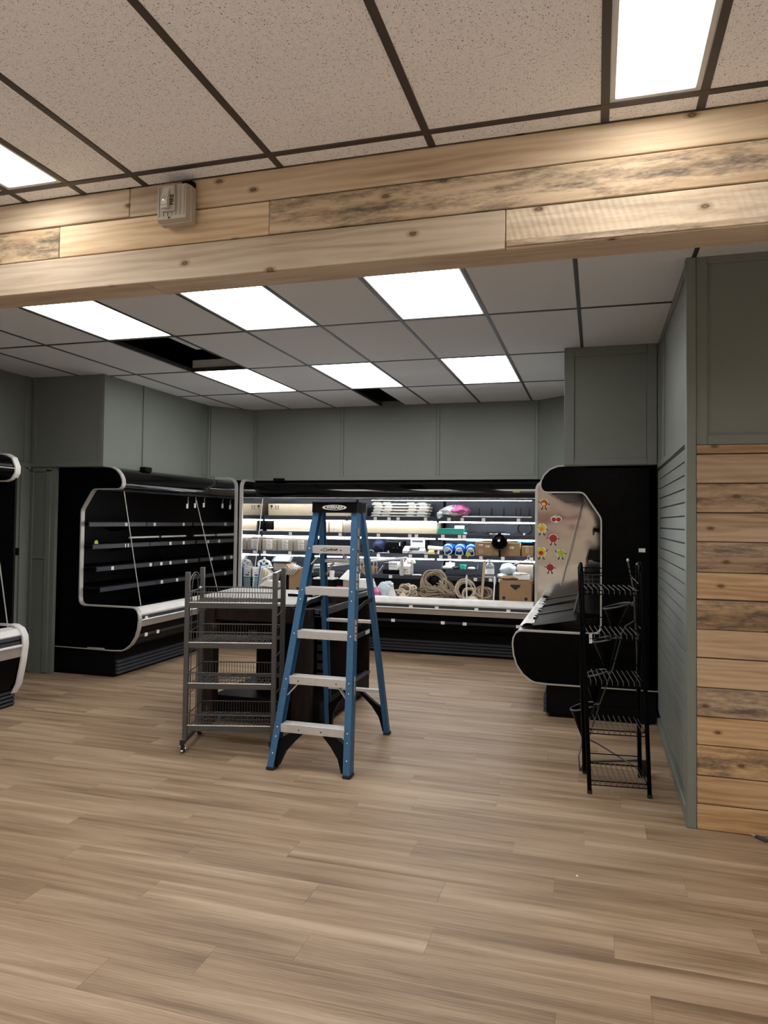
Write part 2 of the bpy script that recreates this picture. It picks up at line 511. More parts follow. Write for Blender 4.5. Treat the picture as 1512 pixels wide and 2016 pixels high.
# the tile pushed aside above the open bay
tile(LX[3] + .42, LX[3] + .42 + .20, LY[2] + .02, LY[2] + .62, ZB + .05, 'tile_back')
for i, x in enumerate(LX):
    gridbar(x - .012, x + .012, LY[0], LY[-1] if i < 11 else 4.2, ZB, 'grid_back')
for y in LY[1:-1]:
    gridbar(LX[0], XW if y > 4.2 else 3.5, y - .012, y + .012, ZB, 'grid_back', .0006)
gridbar(LX[3] + .30, LX[3] + .315, 0, 0, ZB, 'grid_back') if False else None

FXL = [-5.77, -4.855, -4.55, -4.245, -3.635, -3.025, -2.415, -2.11, -1.805, -1.195, -.585, .026, .331, .636, 1.246, 1.856, 2.466, 3.5]
FXL = [-5.465, -4.855, -4.55, -4.245, -3.635, -3.025, -2.415, -2.11, -1.805, -1.195, -.585, .026, .331, .636, 1.246, 1.856, 2.466, 2.771, 3.4]
FYL = [-5.3, -4.873, -3.653, -2.433, -1.213, .007, 1.227, 2.447, YB]
lights_f = []
for i in range(len(FXL) - 1):
    for r in range(len(FYL) - 1):
        is_l = abs(FXL[i] + 2.415) < .01 or abs(FXL[i] - .026) < .01 or abs(FXL[i] - 2.466) < .01 or abs(FXL[i] + 4.855) < .01
        if is_l and r in (6, 5, 4, 2, 1):
            lights_f.append((i, r)); continue
        tile(FXL[i], FXL[i + 1], FYL[r], FYL[r + 1], ZF, 'tile_front')
for x in FXL:
    gridbar(x - .014, x + .014, FYL[0], FYL[-1], ZF, 'grid')
for y in FYL[1:-1]:
    gridbar(FXL[0], FXL[-1], y - .014, y + .014, ZF, 'grid', .0006)


def light(x0, x1, y0, y1, z, m, label, group, fr):
    t = thing('ceiling_light', label, 'light', ((x0 + x1) / 2, (y0 + y1) / 2, z), 0, group)
    a, b = (x1 - x0) / 2 - .012, (y1 - y0) / 2 - .012
    g = G()
    for q in ((-a, a, -b, -b + fr), (-a, a, b - fr, b), (-a, -a + fr, -b + fr, b - fr), (a - fr, a, -b + fr, b - fr)):
        g.box(q[0], q[1], q[2], q[3], 0, .03, .002)
    g.box(-a, a, -b, b, .03, .11)
    part('frame', g, M['white_frame'], t)
    part('diffuser', G().box(-a + fr, a - fr, -b + fr, b - fr, .006, .018), M[m], t)
    return t


nm = {(1, 1): 'white ceiling panel lamp in front row, leftmost of three beyond the beam', (3, 1): 'white ceiling panel lamp in front row, middle of three beyond the beam',
      (5, 1): 'white ceiling panel lamp in front row beyond the beam, nearest the slat wall', (1, 3): 'smaller looking white panel lamp just beyond the open black ceiling bay',
      (3, 3): 'white panel lamp in far ceiling row, middle of three', (5, 3): 'white panel lamp in far ceiling row, nearest the right hand bulkhead'}
for (i, r) in lights_b:
    light(LX[i + 2], LX[i + 3], LY[r], LY[r + 1], ZB, 'panel_b', nm[(i, r)], 'wide ceiling panel lamps beyond the beam', .012)
for (i, r) in lights_f:
    vis = {-2.415: 'narrow white ceiling lamp at left edge before the timber beam', .026: 'narrow white ceiling lamp at top right before the timber beam'}
    lb = vis.get(round(FXL[i], 3)) if r == 6 else None
    light(FXL[i], FXL[i + 1], FYL[r], FYL[r + 1], ZF, 'panel_f', lb or 'narrow white ceiling lamp added unseen to brighten the shop', 'narrow ceiling lamps before the beam', .02)  # lamps without their own label are added out of view for brightness

# ------------------------------------------------------------------ shell
struct('wall_far', G().box(-6.2, 3.6, 9.30, 9.45, 0, 3.5), M['sage'], 'sage wall behind the far case')
struct('wall_rear', G().box(-6.2, 3.6, -5.5, -5.35, 0, 3.5), M['beige_wall'], 'beige wall behind the camera')
wr = struct('wall_right', G().box(3.45, 3.6, -5.5, 4.3, 0, 3.5), M['beige_wall'], 'beige wall on the far right')
wl = struct('wall_left', G().box(-6.2, -5.55, -5.5, 9.4, 0, 3.5), M['sage'], 'sage wall on the left')
part('batten', G().box(-5.553, -5.535, 5.55, 5.60, 2.12, ZB, .003), M['sage'], wl)
part('batten', G().box(-5.553, -5.535, 5.90, 5.96, 2.12, ZB, .003), M['sage'], wl)
part('rail', G().box(-5.553, -5.53, 4.6, 5.99, 2.06, 2.13, .003), M['sage'], wl)
part('door_casing', G().box(-5.555, -5.52, 5.78, 5.84, 0, 2.08, .004), M['sage'], wl)
part('door_casing', G().box(-5.555, -5.505, 5.84, 5.90, 0, 2.08, .004), M['sage'], wl)
part('door_casing', G().box(-5.555, -5.53, 5.90, 5.96, 0, 2.08, .004), M['sage'], wl)
part('door_latch', G().box(-5.53, -5.50, 5.80, 5.83, 1.20, 1.27, .003), M['black_soft'], wl)
wr_ = D.objects['wall_rear']
part('reflected_band', G().box(-3.2, -.55, -5.352, -5.345, 1.48, 1.85), M['red_wall'], wr_)  # added behind the camera to give the steel mirror a red reflection
# left bulkhead (front face and long face) and the return panel beneath it
wb = struct('wall_bulkhead_left', G().box(-5.55, -4.68, 6.0, 8.0, 2.085, ZB + .05), M['sage'], 'sage bulkhead above the left case')
for x0, x1 in ((-5.53, -5.48), (-4.735, -4.684)):
    part('batten', G().box(x0, x1, 5.988, 6.001, 2.13, ZB, .002), M['sage'], wb)
part('rail', G().box(-5.54, -4.684, 5.986, 6.001, 2.085, 2.13, .002), M['sage'], wb)
for y0, y1 in ((6.63, 6.645), (7.86, 7.91)):
    part('batten', G().box(-4.682, -4.668, y0, y1, 2.12, ZB, .002), M['sage'], wb)
part('seam', G().box(-4.6805, -4.6775, 6.646, 6.650, 2.085, ZB), M['ink'], wb)
part('corner_bead', G().box(-4.688, -4.672, 5.993, 6.006, 2.085, ZB, .003), M['sage'], wb)
wp = struct('wall_return_left', G().box(-5.56, -5.25, 6.02, 6.06, 0, 2.09), M['sage'], 'sage return panel beside the left case')
for x0, x1 in ((-5.545, -5.515), (-5.36, -5.30)):
    part('batten', G().box(x0, x1, 6.006, 6.021, .02, 2.06, .002), M['sage'], wp)
part('rail', G().box(-5.51, -5.365, 6.008, 6.021, 1.155, 1.175, .002), M['sage'], wp)
part('rail', G().box(-5.545, -5.30, 6.006, 6.021, 2.04, 2.085, .002), M['sage'], wp)
# far bulkhead with its two slanting corner panels
wk = struct('wall_bulkhead_far', G().prism([(-4.68, 9.3), (-4.68, 8.0), (-4.28, 8.44), (-.63, 8.44), (-.25, 8.12), (-.25, 9.3)], lambda u, v, t: (u, v, t), 2.08, ZB + .05), M['sage'], 'sage bulkhead above the far case')
for x in (-4.25, -3.058, -1.831, -.665):
    for dx in (-.022, .014):
        part('batten', G().box(x + dx, x + dx + .008, 8.430, 8.441, 2.13, ZB, .002), M['sage'], wk)
    part('batten', G().box(x - .022, x + .022, 8.434, 8.441, 2.13, ZB, .002), M['sage'], wk)
part('rail', G().box(-4.27, -.64, 8.428, 8.441, 2.08, 2.13, .003), M['sage'], wk)
d_ = Vector((.4, .44, 0)).normalized()
part('batten', G().bar(Vector((-4.66, 8.01, 2.55)), Vector((-4.62, 8.055, 2.55)), .02, .88), M['sage'], wk)
# right bulkhead
wq = struct('wall_bulkhead_right', G().box(-.25, .62, 5.98, 9.3, 2.047, ZB + .05), M['sage'], 'sage bulkhead above the right case')
for x0, x1 in ((-.25, -.17), (.385, .46)):
    part('batten', G().box(x0, x1, 5.968, 5.981, 2.047, ZB, .003), M['sage'], wq)
part('rail', G().box(-.17, .385, 5.968, 5.981, 2.047, 2.10, .003), M['sage'], wq)
part('rail', G().box(-.17, .385, 5.968, 5.981, 2.93, ZB, .003), M['sage'], wq)
part('batten', G().box(.375, .383, 5.972, 5.981, 2.10, 2.62, .002), M['sage'], wq)
# slat wall: its own boards, groove by groove
ws = struct('wall_slat', G().box(.49, .62, 4.12, 9.3, 0, ZB + .05), M['sage'], 'sage slat wall on the right')
slat = mesh('slat', G().box(0, .02, 4.13, 5.995, -.0338, .0338, .0012), M['sage'])
slot = mesh('slot', G().box(.482, .4905, 4.13, 5.995, -.006, .006), M['ink'])
zz = 1.962
while zz > .10:
    link('slat', slat, ws, (XW, 0, zz)); link('slot', slot, ws, (0, 0, zz - .0375)); zz -= .075
part('baseboard', G().box(.462, .49, 4.13, 5.99, 0, .075, .004), M['sage'], ws)
part('rail', G().box(.462, .49, 4.13, 5.99, 2.012, 2.06, .003), M['sage'], ws)
part('rail', G().box(.466, .49, 4.13, 5.99, 1.996, 2.010, .003), M['ink'], ws)
part('board', G().box(.474, .492, 4.13, 5.97, 2.06, ZB, 0), M['sage'], ws)
for y0, y1 in ((4.13, 4.19), (5.45, 5.50), (5.90, 5.96)):
    part('batten', G().box(.464, .476, y0, y1, 2.06, ZB - .06, .002), M['sage'], ws)
part('rail', G().box(.464, .476, 4.13, 5.96, ZB - .06, ZB, .002), M['sage'], ws)
# column wall facing the camera
wc = struct('wall_column', G().box(.475, 3.5, 4.10, 4.3, 0, ZB + .05), M['sage'], 'column wall clad in pine boards under a sage panel')
part('corner_post', G().box(.458, .508, 4.072, 4.14, 0, ZB - .002, .003), M['sage'], wc)
part('panel_frame', G().box(.509, .562, 4.082, 4.101, 2.0, ZB, .002).box(.562, 3.4, 4.082, 4.101, 2.0, 2.05, .002).box(.562, 3.4, 4.082, 4.101, ZB - .03, ZB, .002), M['sage'], wc)
part('molding', G().box(.558, .568, 4.085, 4.102, 2.046, ZB - .028, .002).box(.568, 3.4, 4.085, 4.102, 2.046, 2.056, .002).box(.568, 3.4, 4.085, 4.102, ZB - .038, ZB - .028, .002), M['sage'], wc)
zs = [0, .132, .277, .435, .582, .733, .885, 1.033, 1.188, 1.33, 1.49, 1.643, 1.797, 1.95, 1.999]
worn = {7, 11, 9, 4, 2}
for k in range(14):
    dy = random.uniform(-.004, .004)
    L = 1.9
    z0, z1 = zs[k], zs[k + 1]
    g = G().box(-L / 2, L / 2, -.011, .011, -(z1 - z0) / 2 + .0022, (z1 - z0) / 2 - .0022, .0035)
    part('plank', g, M['pine_warm_worn' if k in worn else 'pine_warm'], wc, (.509 + L / 2, 4.084 + dy, (z0 + z1) / 2), (0, random.uniform(-.0012, .0012), 0))

# ------------------------------------------------------------------ timber beam
bm_ = struct('beam', G().box(-6.1, 3.5, YB + .022, 2.695, 2.574, 3.2), M['pine'], 'timber clad beam across the ceiling')
rows_ = [(2.841, 2.964, [(-5.5, -3.3, 'pine'), (-3.3, -1.883, 'pine'), (-1.883, -1.578, 'pine'), (-1.578, 2.2, 'pine'), (2.2, 3.5, 'pine')]),
         (2.702, 2.838, [(-5.5, -3.9, 'pine'), (-3.9, -2.237, 'pine_worn'), (-2.237, -1.240, 'pine'), (-1.240, 1.7, 'pine_worn'), (1.7, 3.5, 'pine')]),
         (2.556, 2.699, [(-5.5, -4.4, 'pine_worn'), (-4.4, -.3135, 'pine'), (-.3135, 2.6, 'pine_saw'), (2.6, 3.5, 'pine')])]
for z0, z1, segs in rows_:
    for x0, x1, m in segs:
        th = random.uniform(-.003, .004)
        g = G().box(-(x1 - x0) / 2 + .0012, (x1 - x0) / 2 - .0012, -.011, .011, -(z1 - z0) / 2 + .001, (z1 - z0) / 2 - .001, .003)
        part('plank', g, M[m], bm_, ((x0 + x1) / 2, YB + .011 - th, (z0 + z1) / 2))
part('plank', G().box(-.31, 2.6, -.006, .004, -.012, .012, .003), M['pine_worn'], bm_, (0, YB - .001, 2.572), None, 'dark waney lower edge')
for x0, x1 in ((-5.5, -4.2), (-4.2, -1.80), (-1.80, .9), (.9, 3.5)):
    part('plank', G().box(-(x1 - x0) / 2 + .001, (x1 - x0) / 2 - .001, -.072, .072, -.009, .009, .002), M['pine'], bm_, ((x0 + x1) / 2, 2.634, 2.565))

# ------------------------------------------------------------------ refrigerated display cases
TIP = [(.0, 2.075), (.70, 2.075), (.78, 2.07), (.84, 2.045), (.885, 2.0), (.91, 1.95), (.915, 1.91), (.905, 1.875), (.885, 1.858), (.86, 1.853)]
CUT = [(.60, 1.853), (.575, 1.845), (.555, 1.825), (.455, 1.672), (.440, 1.645), (.435, 1.615), (.435, .77), (.442, .73), (.462, .705), (.50, .695)]
LOW = [(1.04, .695), (1.08, .692), (1.11, .672), (1.13, .63), (1.135, .58), (1.125, .49), (1.10, .41), (1.05, .335), (.985, .285), (.95, .272), (.85, .266), (0, .270)]
UF = {1: .50, 2: .55, 3: .60, 4: .65}
ZSH = {1: 1.625, 2: 1.415, 3: 1.165, 4: .905}


def flip(u, v, t): return (u, t, v)


def scaled(line, k): return [(u, .27 + (z - .27) * k if z > .27 else z) for u, z in line]


def case(label, loc, rz, L, zk, liner, lit=False, open_end=None, close=None, mirror=None, modules=(), shelf_z=ZSH, tags={}, front=None, group='black refrigerated display cases'):
    """u runs out from the wall along local x, the case runs along local y"""
    t = thing('display_case', label, 'display case', loc, rz, group)
    sc = lambda l: scaled(l, zk)
    fa, fb = front or (.004, L - .004)
    # shell
    part('back_panel', G().box(.02, .07, .0, L, .27, 2.05 * zk), M[liner], t)
    part('top_panel', G().box(.0, .55, 0, L, 2.055 * zk, 2.072 * zk), M['black_soft'], t)
    can = sc([(.50, 2.074)] + TIP[1:] + [(.60, 1.853), (.56, 1.885), (.50, 1.95)])
    part('canopy', G().prism(can, flip, .002, L - .002), M['black_gloss'], t)
    lamp = sc([(.60, 1.851), (.84, 1.851), (.82, 1.835), (.62, 1.84)])
    part('canopy_lip', G().prism(lamp, flip, .03, L - .03), M['rail'], t)
    tub = [(.07, .30), (.95, .285)] + LOW[3:9][::-1][0:0] + [(.985, .297), (1.05, .347), (1.095, .42), (1.118, .50), (1.122, .52), (.98, .52), (.95, .60), (.07, .60)]
    part('tub', G().prism(sc(tub), flip, fa, fb), M['black'], t)
    part('bumper', G().prism(sc([(.95, .60), (.985, .545), (1.126, .612), (1.131, .63), (1.11, .668), (1.08, .688), (1.04, .692), (.99, .68)]), flip, fa, fb), M['bumper'], t, None, None, 'white rounded bumper ledge')
    part('tag_rail', G().prism(sc([(1.10, .576), (1.127, .576), (1.131, .606), (1.10, .606)]), flip, fa, fb), M['rail'], t)
    part('bumper_strip', G().tube([(1.133, fa + .004, (.27 + (.571 - .27) * zk)), (1.133, fb - .004, (.27 + (.571 - .27) * zk))], .008, 8), M['bumper'], t)
    part('bumper_band', G().prism(sc([(1.10, .52), (1.124, .505), (1.132, .562), (1.10, .562)]), flip, fa, fb), M['bumper_beige'], t, None, None, 'beige steel band')
    part('lower_rail', G().prism(sc([(1.06, .405), (1.092, .402), (1.104, .43), (1.07, .43)]), flip, fa, fb), M['rail'], t)
    part('base', G().box(.02, .86, .01, L - .01, .03, .27).box(.05, .84, .02, L - .02, 0, .03), M['black_soft'], t)
    for k in range(4):
        part('grille_slat', G().prism([(.86, .036 + k * .036), (.884, .03 + k * .036), (.884, .052 + k * .036), (.86, .058 + k * .036)], flip, .02, L - .02), M['rail'], t)
    # shelves
    for k, (a, b) in enumerate(modules):
        for s in (1, 2, 3, 4):
            z, uf = shelf_z[s], UF[s]
            sh = part('shelf', G().box(.075, uf - .012, a + .006, b - .006, z - .012, z, .002).box(uf - .014, uf - .010, a + .006, b - .006, z - .03, z + .012), M[liner], t)
            part('tag_rail', G().prism([(uf - .012, z - .038), (uf, z - .038), (uf + .004, z + .004), (uf - .008, z + .004)], flip, a + .008, b - .008), M['rail'], sh)
            if lit and s < 4:
                g = G().cyl((uf - .006, a + .02, z - .052), (uf - .006, b - .02, z - .052), .0075, 8)
                part('shelf_lamp', g, M['led'], sh, None, None, 'lit white tube under shelf')
            elif s == 1 and not lit: pass
            for y in tags.get((k, s), ()):
                part('price_tag', G().box(uf + .0035, uf + .006, y - .021, y + .021, z - .036, z + .002), M['paper'], sh)
            for y in (a + .05, b - .05):
                part('bracket', G().prism([(.075, z - .10), (.10, z - .10), (uf - .05, z - .02), (uf - .05, z - .012), (.075, z - .012)], flip, y - .004, y + .004), M[liner], sh)
    for y in tags.get('bumper', ()):
        part('price_tag', G().box(1.130, 1.136, y - .022, y + .022, .568, .604), M['paper'], t)
    for y in tags.get('lower', ()):
        part('price_tag', G().box(1.104, 1.109, y - .022, y + .022, .398, .432), M['paper'], t)
    # end panels
    prof = sc(TIP + CUT + LOW)
    if open_end is not None:
        s0 = open_end
        inner = .03 if s0 == 0 else -.03
        part('end_panel', G().prism(prof, flip, s0, s0 + inner), M['black'], t)
        part('end_trim', G().strip(prof, flip, s0 - math.copysign(.012, inner), s0 + inner * 1.35, .012, True), M['trim'], t, None, None, 'pale metal edge trim')
    if close is not None:
        s0, um, m = close
        inner = .02 if s0 == 0 else -.02
        R = .10
        cl = [(0, 2.075), (um - R, 2.075)] + [(um - R + R * math.sin(a), 2.075 - R + R * math.cos(a)) for a in (.4, .8, 1.2)] + [(um, 2.075 - R), (um, .40), (um - .05, .30), (0, .27)]
        part('end_panel', G().prism(sc(cl), flip, s0, s0 + inner), M[m], t, None, None, 'mirror steel end panel' if 'mirror' in m else None)
        i1 = [q for q in sc(cl) if q[1] > .35]
        part('end_trim', G().strip(i1, flip, s0 - inner * .3, s0 + inner * 1.6, .028), M['trim'], t, None, None, 'pale metal corner trim')
    return t


# left case
l_sp = lambda x, y, X: None
lz = {1: 1.525, 2: 1.298, 3: 1.072, 4: .868}


def on_x(px, py, X):
    r = at(px, py, 1.0) - Vector(CAM)
    return Vector(CAM) + r * (X / r.x)


def ltag(pxs, s):
    return [on_x(px, py, -5.43 + UF[s])[1] - 6.10 for px, py in pxs]


tl = {(0, 1): ltag([(248, 1028), (304, 1029)], 1), (1, 1): ltag([(361, 1030), (388, 1030), (435, 1031)], 1),
      (0, 2): ltag([(248, 1069), (250, 1069), (335, 1067)], 2), (1, 2): ltag([(361, 1066), (401, 1065), (423, 1064)], 2),
      (0, 3): ltag([(221, 1114), (296, 1108), (317, 1107)], 3), (1, 3): ltag([(335, 1106), (366, 1103), (408, 1100), (447, 1097), (459, 1096)], 3),
      (0, 4): ltag([(318, 1143)], 4), (1, 4): ltag([(348, 1139), (436, 1128), (457, 1126)], 4),
      'bumper': [.12, .95, 1.6], 'lower': [.16, .36]}
lc = case('long empty black multideck case along the left wall with pale edge trim', (-5.43, 6.10, 0), 0, 2.0, 1.008, 'inner_shaded', False, 0, (2.0, 1.105, 'mirror_flat'), None,
          [(.03, 1.0), (1.0, 1.97)], lz, {k: [y for y in v if .05 < y < 1.93] for k, v in tl.items()}, (.004, 1.985))
part('support_rod', G().cyl((.855, .10, 1.85), (1.03, .17, .70), .005, 8), M['trim'], lc)
part('support_rod', G().cyl((.88, 1.42, 1.80), (1.05, 1.66, .72), .005, 8), M['trim'], lc)
part('canopy_box', G().box(.70, .82, .50, .62, 2.075, 2.125, .004), M['black_soft'], lc, None, None, 'small black box on the canopy')
part('lamp_tube', G().cyl((.46, .75, 1.36), (.46, 1.30, 1.36), .011, 8), M['white'], lc)
part('lamp_tube', G().cyl((.46, 1.36, 1.36), (.46, 1.88, 1.36), .011, 8), M['white'], lc)
for k in range(5):
    a = .22 + .37 * k
    part('tub_grate', G().box(.12, .93, a - .17, a + .17, .60, .612, .003), M['inner_shaded'], lc)
part('lever', G().box(.55, .75, -.015, -.005, .268, .285, .002), M['trim'], lc)
part('fruit_sticker', G().cyl((.52, .12, 1.32), (.525, .12, 1.32), .028, 14), M['lime'], lc)
for y, dz in ((1.55, .0), (1.75, .01), (1.38, -.01)):
    part('hanging_tag', G().tube([(.80, y, 1.84), (.79, y + .01, 1.80), (.80, y, 1.765 + dz)], .003, 5).box(.785, .79, y - .018, y + .018, 1.71 + dz, 1.765 + dz), M['paper'], lc)

# far case
fx = -4.285


def ftag(pxs, s):
    return [at(px, py, 9.24 - UF[s])[0] - fx for px, py in pxs]


mods = [(.02, 1.195), (1.195, 2.395), (2.395, 3.615)]
tf = {(0, 1): [], (1, 1): ftag([(739, 1020), (766, 1020), (784, 1020), (838, 1021)], 1), (2, 1): ftag([(884, 1022), (910, 1022), (952, 1022), (1021, 1022)], 1),
      (0, 2): ftag([(572, 1048)], 2), (1, 2): ftag([(670, 1050), (745, 1051), (807, 1052), (820, 1052)], 2), (2, 2): ftag([(872, 1053), (905, 1053), (914, 1053)], 2),
      (0, 3): ftag([(521, 1086), (571, 1087), (608, 1088)], 3), (1, 3): ftag([(745, 1091), (808, 1092), (839, 1092)], 3),
      (2, 3): ftag([(868, 1093), (885, 1093), (905, 1094), (947, 1095), (990, 1096), (1046, 1096)], 3),
      (1, 4): ftag([(769, 1132)], 4), (2, 4): ftag([(936, 1138), (966, 1139), (985, 1139)], 4),
      'bumper': [at(x, 1195, 8.11)[0] - fx for x in (809, 860, 938, 1001)], 'lower': [at(x, 1225, 8.14)[0] - fx for x in (774, 872, 915, 1020)]}
fc = case('lit black multideck case along the far wall filled with stored clutter', (fx, 9.24, 0), -PI / 2, 3.63, 1.0, 'inner', True, None, (0, 1.12, 'mirror_flat'), None, mods, ZSH, tf, (.006, 3.622))
part('canopy_lamp', G().cyl((.575, .1, 1.868), (.575, 1.5, 1.868), .008, 8), M['led'], fc, None, None, 'lit white tube under canopy')
part('canopy_lamp', G().cyl((.56, 1.55, 1.842), (.56, 3.55, 1.842), .006, 8), M['led'], fc, None, None, 'lit white tube under canopy')
part('canopy_box', G().box(.70, .82, .30, .46, 2.075, 2.11, .004), M['black_soft'], fc, None, None, 'small black box on the canopy')
part('support_rod', G().cyl((.90, .20, 1.845), (1.06, .16, .72), .005, 8), M['white'], fc)
part('end_panel', G().box(.02, .95, 3.62, 3.628, .27, 1.86), M['mirror_flat'], fc)
part('info_label', G().box(.917, .919, at(1017, 970, 8.33)[0] - fx - .04, at(1017, 970, 8.33)[0] - fx + .04, 1.925, 1.95), M['green'], fc, None, None, 'green label on canopy front')
for px in (944, 968, 992, 1016, 1025, 1042):
    o = at(px, 1006, 9.17)
    part('hook', G().tube([(.072, o[0] - fx, 1.76), (.085, o[0] - fx, 1.755), (.09, o[0] - fx, 1.70), (.085, o[0] - fx, 1.66)], .005, 6), M['rail'], fc)
for sx in (1.195, 2.395):
    part('upright', G().box(.07, .082, sx - .018, sx + .018, .62, 1.9), M['black_soft'], fc)
for k in range(9):
    a = .22 + .395 * k
    part('tub_grate', G().box(.12, .93, a - .19, a + .19, .60, .612, .003), M['inner'], fc)

# right case
rc = case('black case end on at the right with mirror steel inner end', (.476, 8.30, 0), PI, 2.28, .985, 'inner_shaded', False, 2.28, (0, 1.125, 'mirror'), None,
          [(.03, 1.1), (1.1, 2.2)], {1: 1.52, 2: 1.29, 3: 1.06, 4: .85}, {})
part('support_rod', G().cyl((.61, .30, 1.826), (.84, .30, .90), .005, 8), M['trim'], rc)
# black liner sheets laid in the tub
g = G()
for k, (a, b) in enumerate(((.06, .75), (.72, 1.45), (1.42, 2.2))):
    g.add([(.30, a, .86), (1.07, a, .700), (1.075, b, .706), (.30, b, .90 - .03 * k), (.30, a, .852), (1.07, a, .694), (1.075, b, .700), (.30, b, .892 - .03 * k)],
          [(0, 1, 2, 3), (7, 6, 5, 4), (0, 4, 5, 1), (1, 5, 6, 2), (2, 6, 7, 3), (3, 7, 4, 0)])
part('tub_liner', g, M['black_soft'], rc, None, None, 'loose black liner sheets')
g = G(); rnd_ = random.Random(5); vs_ = []
for k in range(46):
    a = .15 + .045 * k
    vs_ += [(1.0 + rnd_.uniform(-.03, .02), a, .735 + rnd_.uniform(-.012, .012)), (1.045 + rnd_.uniform(-.01, .01), a + rnd_.uniform(-.01, .01), .742 + rnd_.uniform(-.014, .016)), (1.095, a, .705)]
g.add(vs_, [q for k in range(45) for q in ((3 * k, 3 * k + 1, 3 * k + 4, 3 * k + 3), (3 * k + 1, 3 * k + 2, 3 * k + 5, 3 * k + 4))])
part('liner_edge', g, M['paper'], rc, None, None, 'crumpled white edge of the liner')
part('support_bracket', G().box(.435, .46, 2.26, 2.30, .30, .33), M['trim'], rc)
part('notice', G().box(.10, .15, 2.281, 2.283, 1.355, 1.385), M['paper'], rc)
# fruit stickers on the mirror steel
for px, py, m, m2, rr, lb in ((1071, 991, 'red', 'gold', .036, 'red and yellow fruit sticker'), (1095, 1022, 'film', 'red', .05, 'cherry pair sticker'), (1067, 1040, 'gold', 'orange', .04, 'yellow fruit sticker'),
                              (1089, 1060, 'red', 'paper', .04, 'round red fruit sticker'), (1066, 1087, 'gold', 'red', .042, 'cut orange fruit sticker'), (1104, 1089, 'lime', 'paper', .036, 'green fruit sticker'), (1083, 1117, 'red', 'paper', .036, 'red berry sticker')):
    o = at(px, py, 8.277); u, y, z = .476 - o.x, 8.30 - o.y, o.z
    g = G()
    if 'cherry' in lb:
        st = part('fruit_sticker', G().prism([(u + rr * 1.25 * math.cos(q * PI / 10), z + rr * .8 * math.sin(q * PI / 10)) for q in range(20)], flip, y, y + .0015), M['paper'], rc, None, None, lb)
        for sx in (-.5, .5):
            part('fruit_body', G().prism([(u + sx * rr * 1.05 + rr * .52 * math.cos(q * PI / 9), z - rr * .08 + rr * .5 * math.sin(q * PI / 9)) for q in range(18)], flip, y + .0015, y + .003), M['red'], st)
        part('fruit_leaf', G().prism([(u - rr * .4, z + rr * .5), (u, z + rr * 1.3), (u + rr * .45, z + rr * .9), (u + rr * .1, z + rr * .45)], flip, y + .0015, y + .003), M['green'], st)
        continue
    rr *= 1.15
    rd = random.Random(int(px))
    edge = [(u + 1.14 * rr * math.cos(q * PI / 10), z + 1.14 * rr * (1.1 if m == 'gold' else .98) * math.sin(q * PI / 10)) for q in range(20)]
    st = part('fruit_sticker', G().prism(edge, flip, y, y + .0015), M['paper'], rc, None, None, lb)
    part('fruit_body', G().prism([(u + (a_ - u) * .86, z + (b_ - z) * .86) for a_, b_ in edge], flip, y + .0015, y + .0025), M[m], st)
    part('fruit_shade', G().prism([(u + rr * .1 + rr * .55 * math.cos(q * PI / 6), z - rr * .2 + rr * .5 * math.sin(q * PI / 6)) for q in range(12)], flip, y + .0025, y + .0032), M[m2 if m2 != 'paper' else m], st)
    part('fruit_leaf', G().prism([(u, z + rr * .8), (u + rr * .5, z + rr * 1.35), (u + rr * .1, z + rr * 1.25), (u - rr * .3, z + rr * 1.3)], flip, y + .0025, y + .0035), M['green'], st)
    g = G()
    for sx in (-1, 1):
        g.bar((u + sx * rr * .35, y + .001, z - rr * .9), (u + sx * rr * .45, y + .001, z - rr * 1.55), .009, .002, (0, 1, 0))
        g.bar((u + sx * rr * .45, y + .001, z - rr * 1.55), (u + sx * rr * .75, y + .001, z - rr * 1.6), .014, .002, (0, 1, 0))
        e_ = rd.uniform(-.5, .8)
        g.bar((u + sx * rr * .9, y + .001, z), (u + sx * rr * 1.5, y + .001, z + rr * e_), .008, .002, (0, 1, 0))
    part('sticker_limbs', g, M['wood_dark'], st)

# case cut by the left edge of the frame, another make: squarer bumper
t = thing('display_case', 'black case at left edge of frame showing its white trimmed end', 'display case', (-5.53, 4.95, 0), PI, 'black refrigerated display cases')
# local: x runs to -X, so u is negative here; y runs towards the camera
f2 = lambda u, z, s: (-u, s, z)
LL = 2.6
part('back_panel', G().box(-.07, -.02, 0, LL, .2, 2.06), M['inner_shaded'], t)
part('canopy', G().prism([(.45, 2.10), (.74, 2.10), (.80, 2.07), (.835, 2.0), (.835, 1.95), (.80, 1.90), (.76, 1.885), (.5, 1.885)], f2, .02, LL), M['black'], t)
part('top_panel', G().box(-.5, -.0, 0, LL, 2.08, 2.10), M['black_soft'], t)
part('canopy_trim', G().strip([(.45, 2.105), (.74, 2.105), (.805, 2.075), (.842, 2.0), (.842, 1.95), (.805, 1.895), (.76, 1.88), (.55, 1.88)], f2, -.005, .05, .014), M['bumper'], t, None, None, 'white end trim of canopy')
part('canopy_strip', G().tube([(-.838, .05, 1.985), (-.838, LL, 1.985)], .006, 6), M['trim'], t)
part('tub', G().prism([(.07, .14), (.86, .14), (.90, .20), (.945, .42), (.945, .50), (.80, .50), (.78, .58), (.07, .58)], f2, .02, LL), M['black'], t)
part('bumper', G().prism([(.78, .58), (.80, .50), (.93, .56), (.95, .60), (.92, .645), (.84, .66)], f2, .02, LL), M['bumper'], t)
part('tag_rail', G().prism([(.92, .52), (.955, .52), (.957, .55), (.92, .55)], f2, .02, LL), M['rail'], t)
part('tag_rail', G().prism([(.93, .57), (.955, .57), (.953, .59), (.93, .59)], f2, .02, LL), M['rail'], t)
part('bumper_strip', G().tube([(-.958, .02, .51), (-.958, LL, .51)], .012, 8), M['bumper'], t)
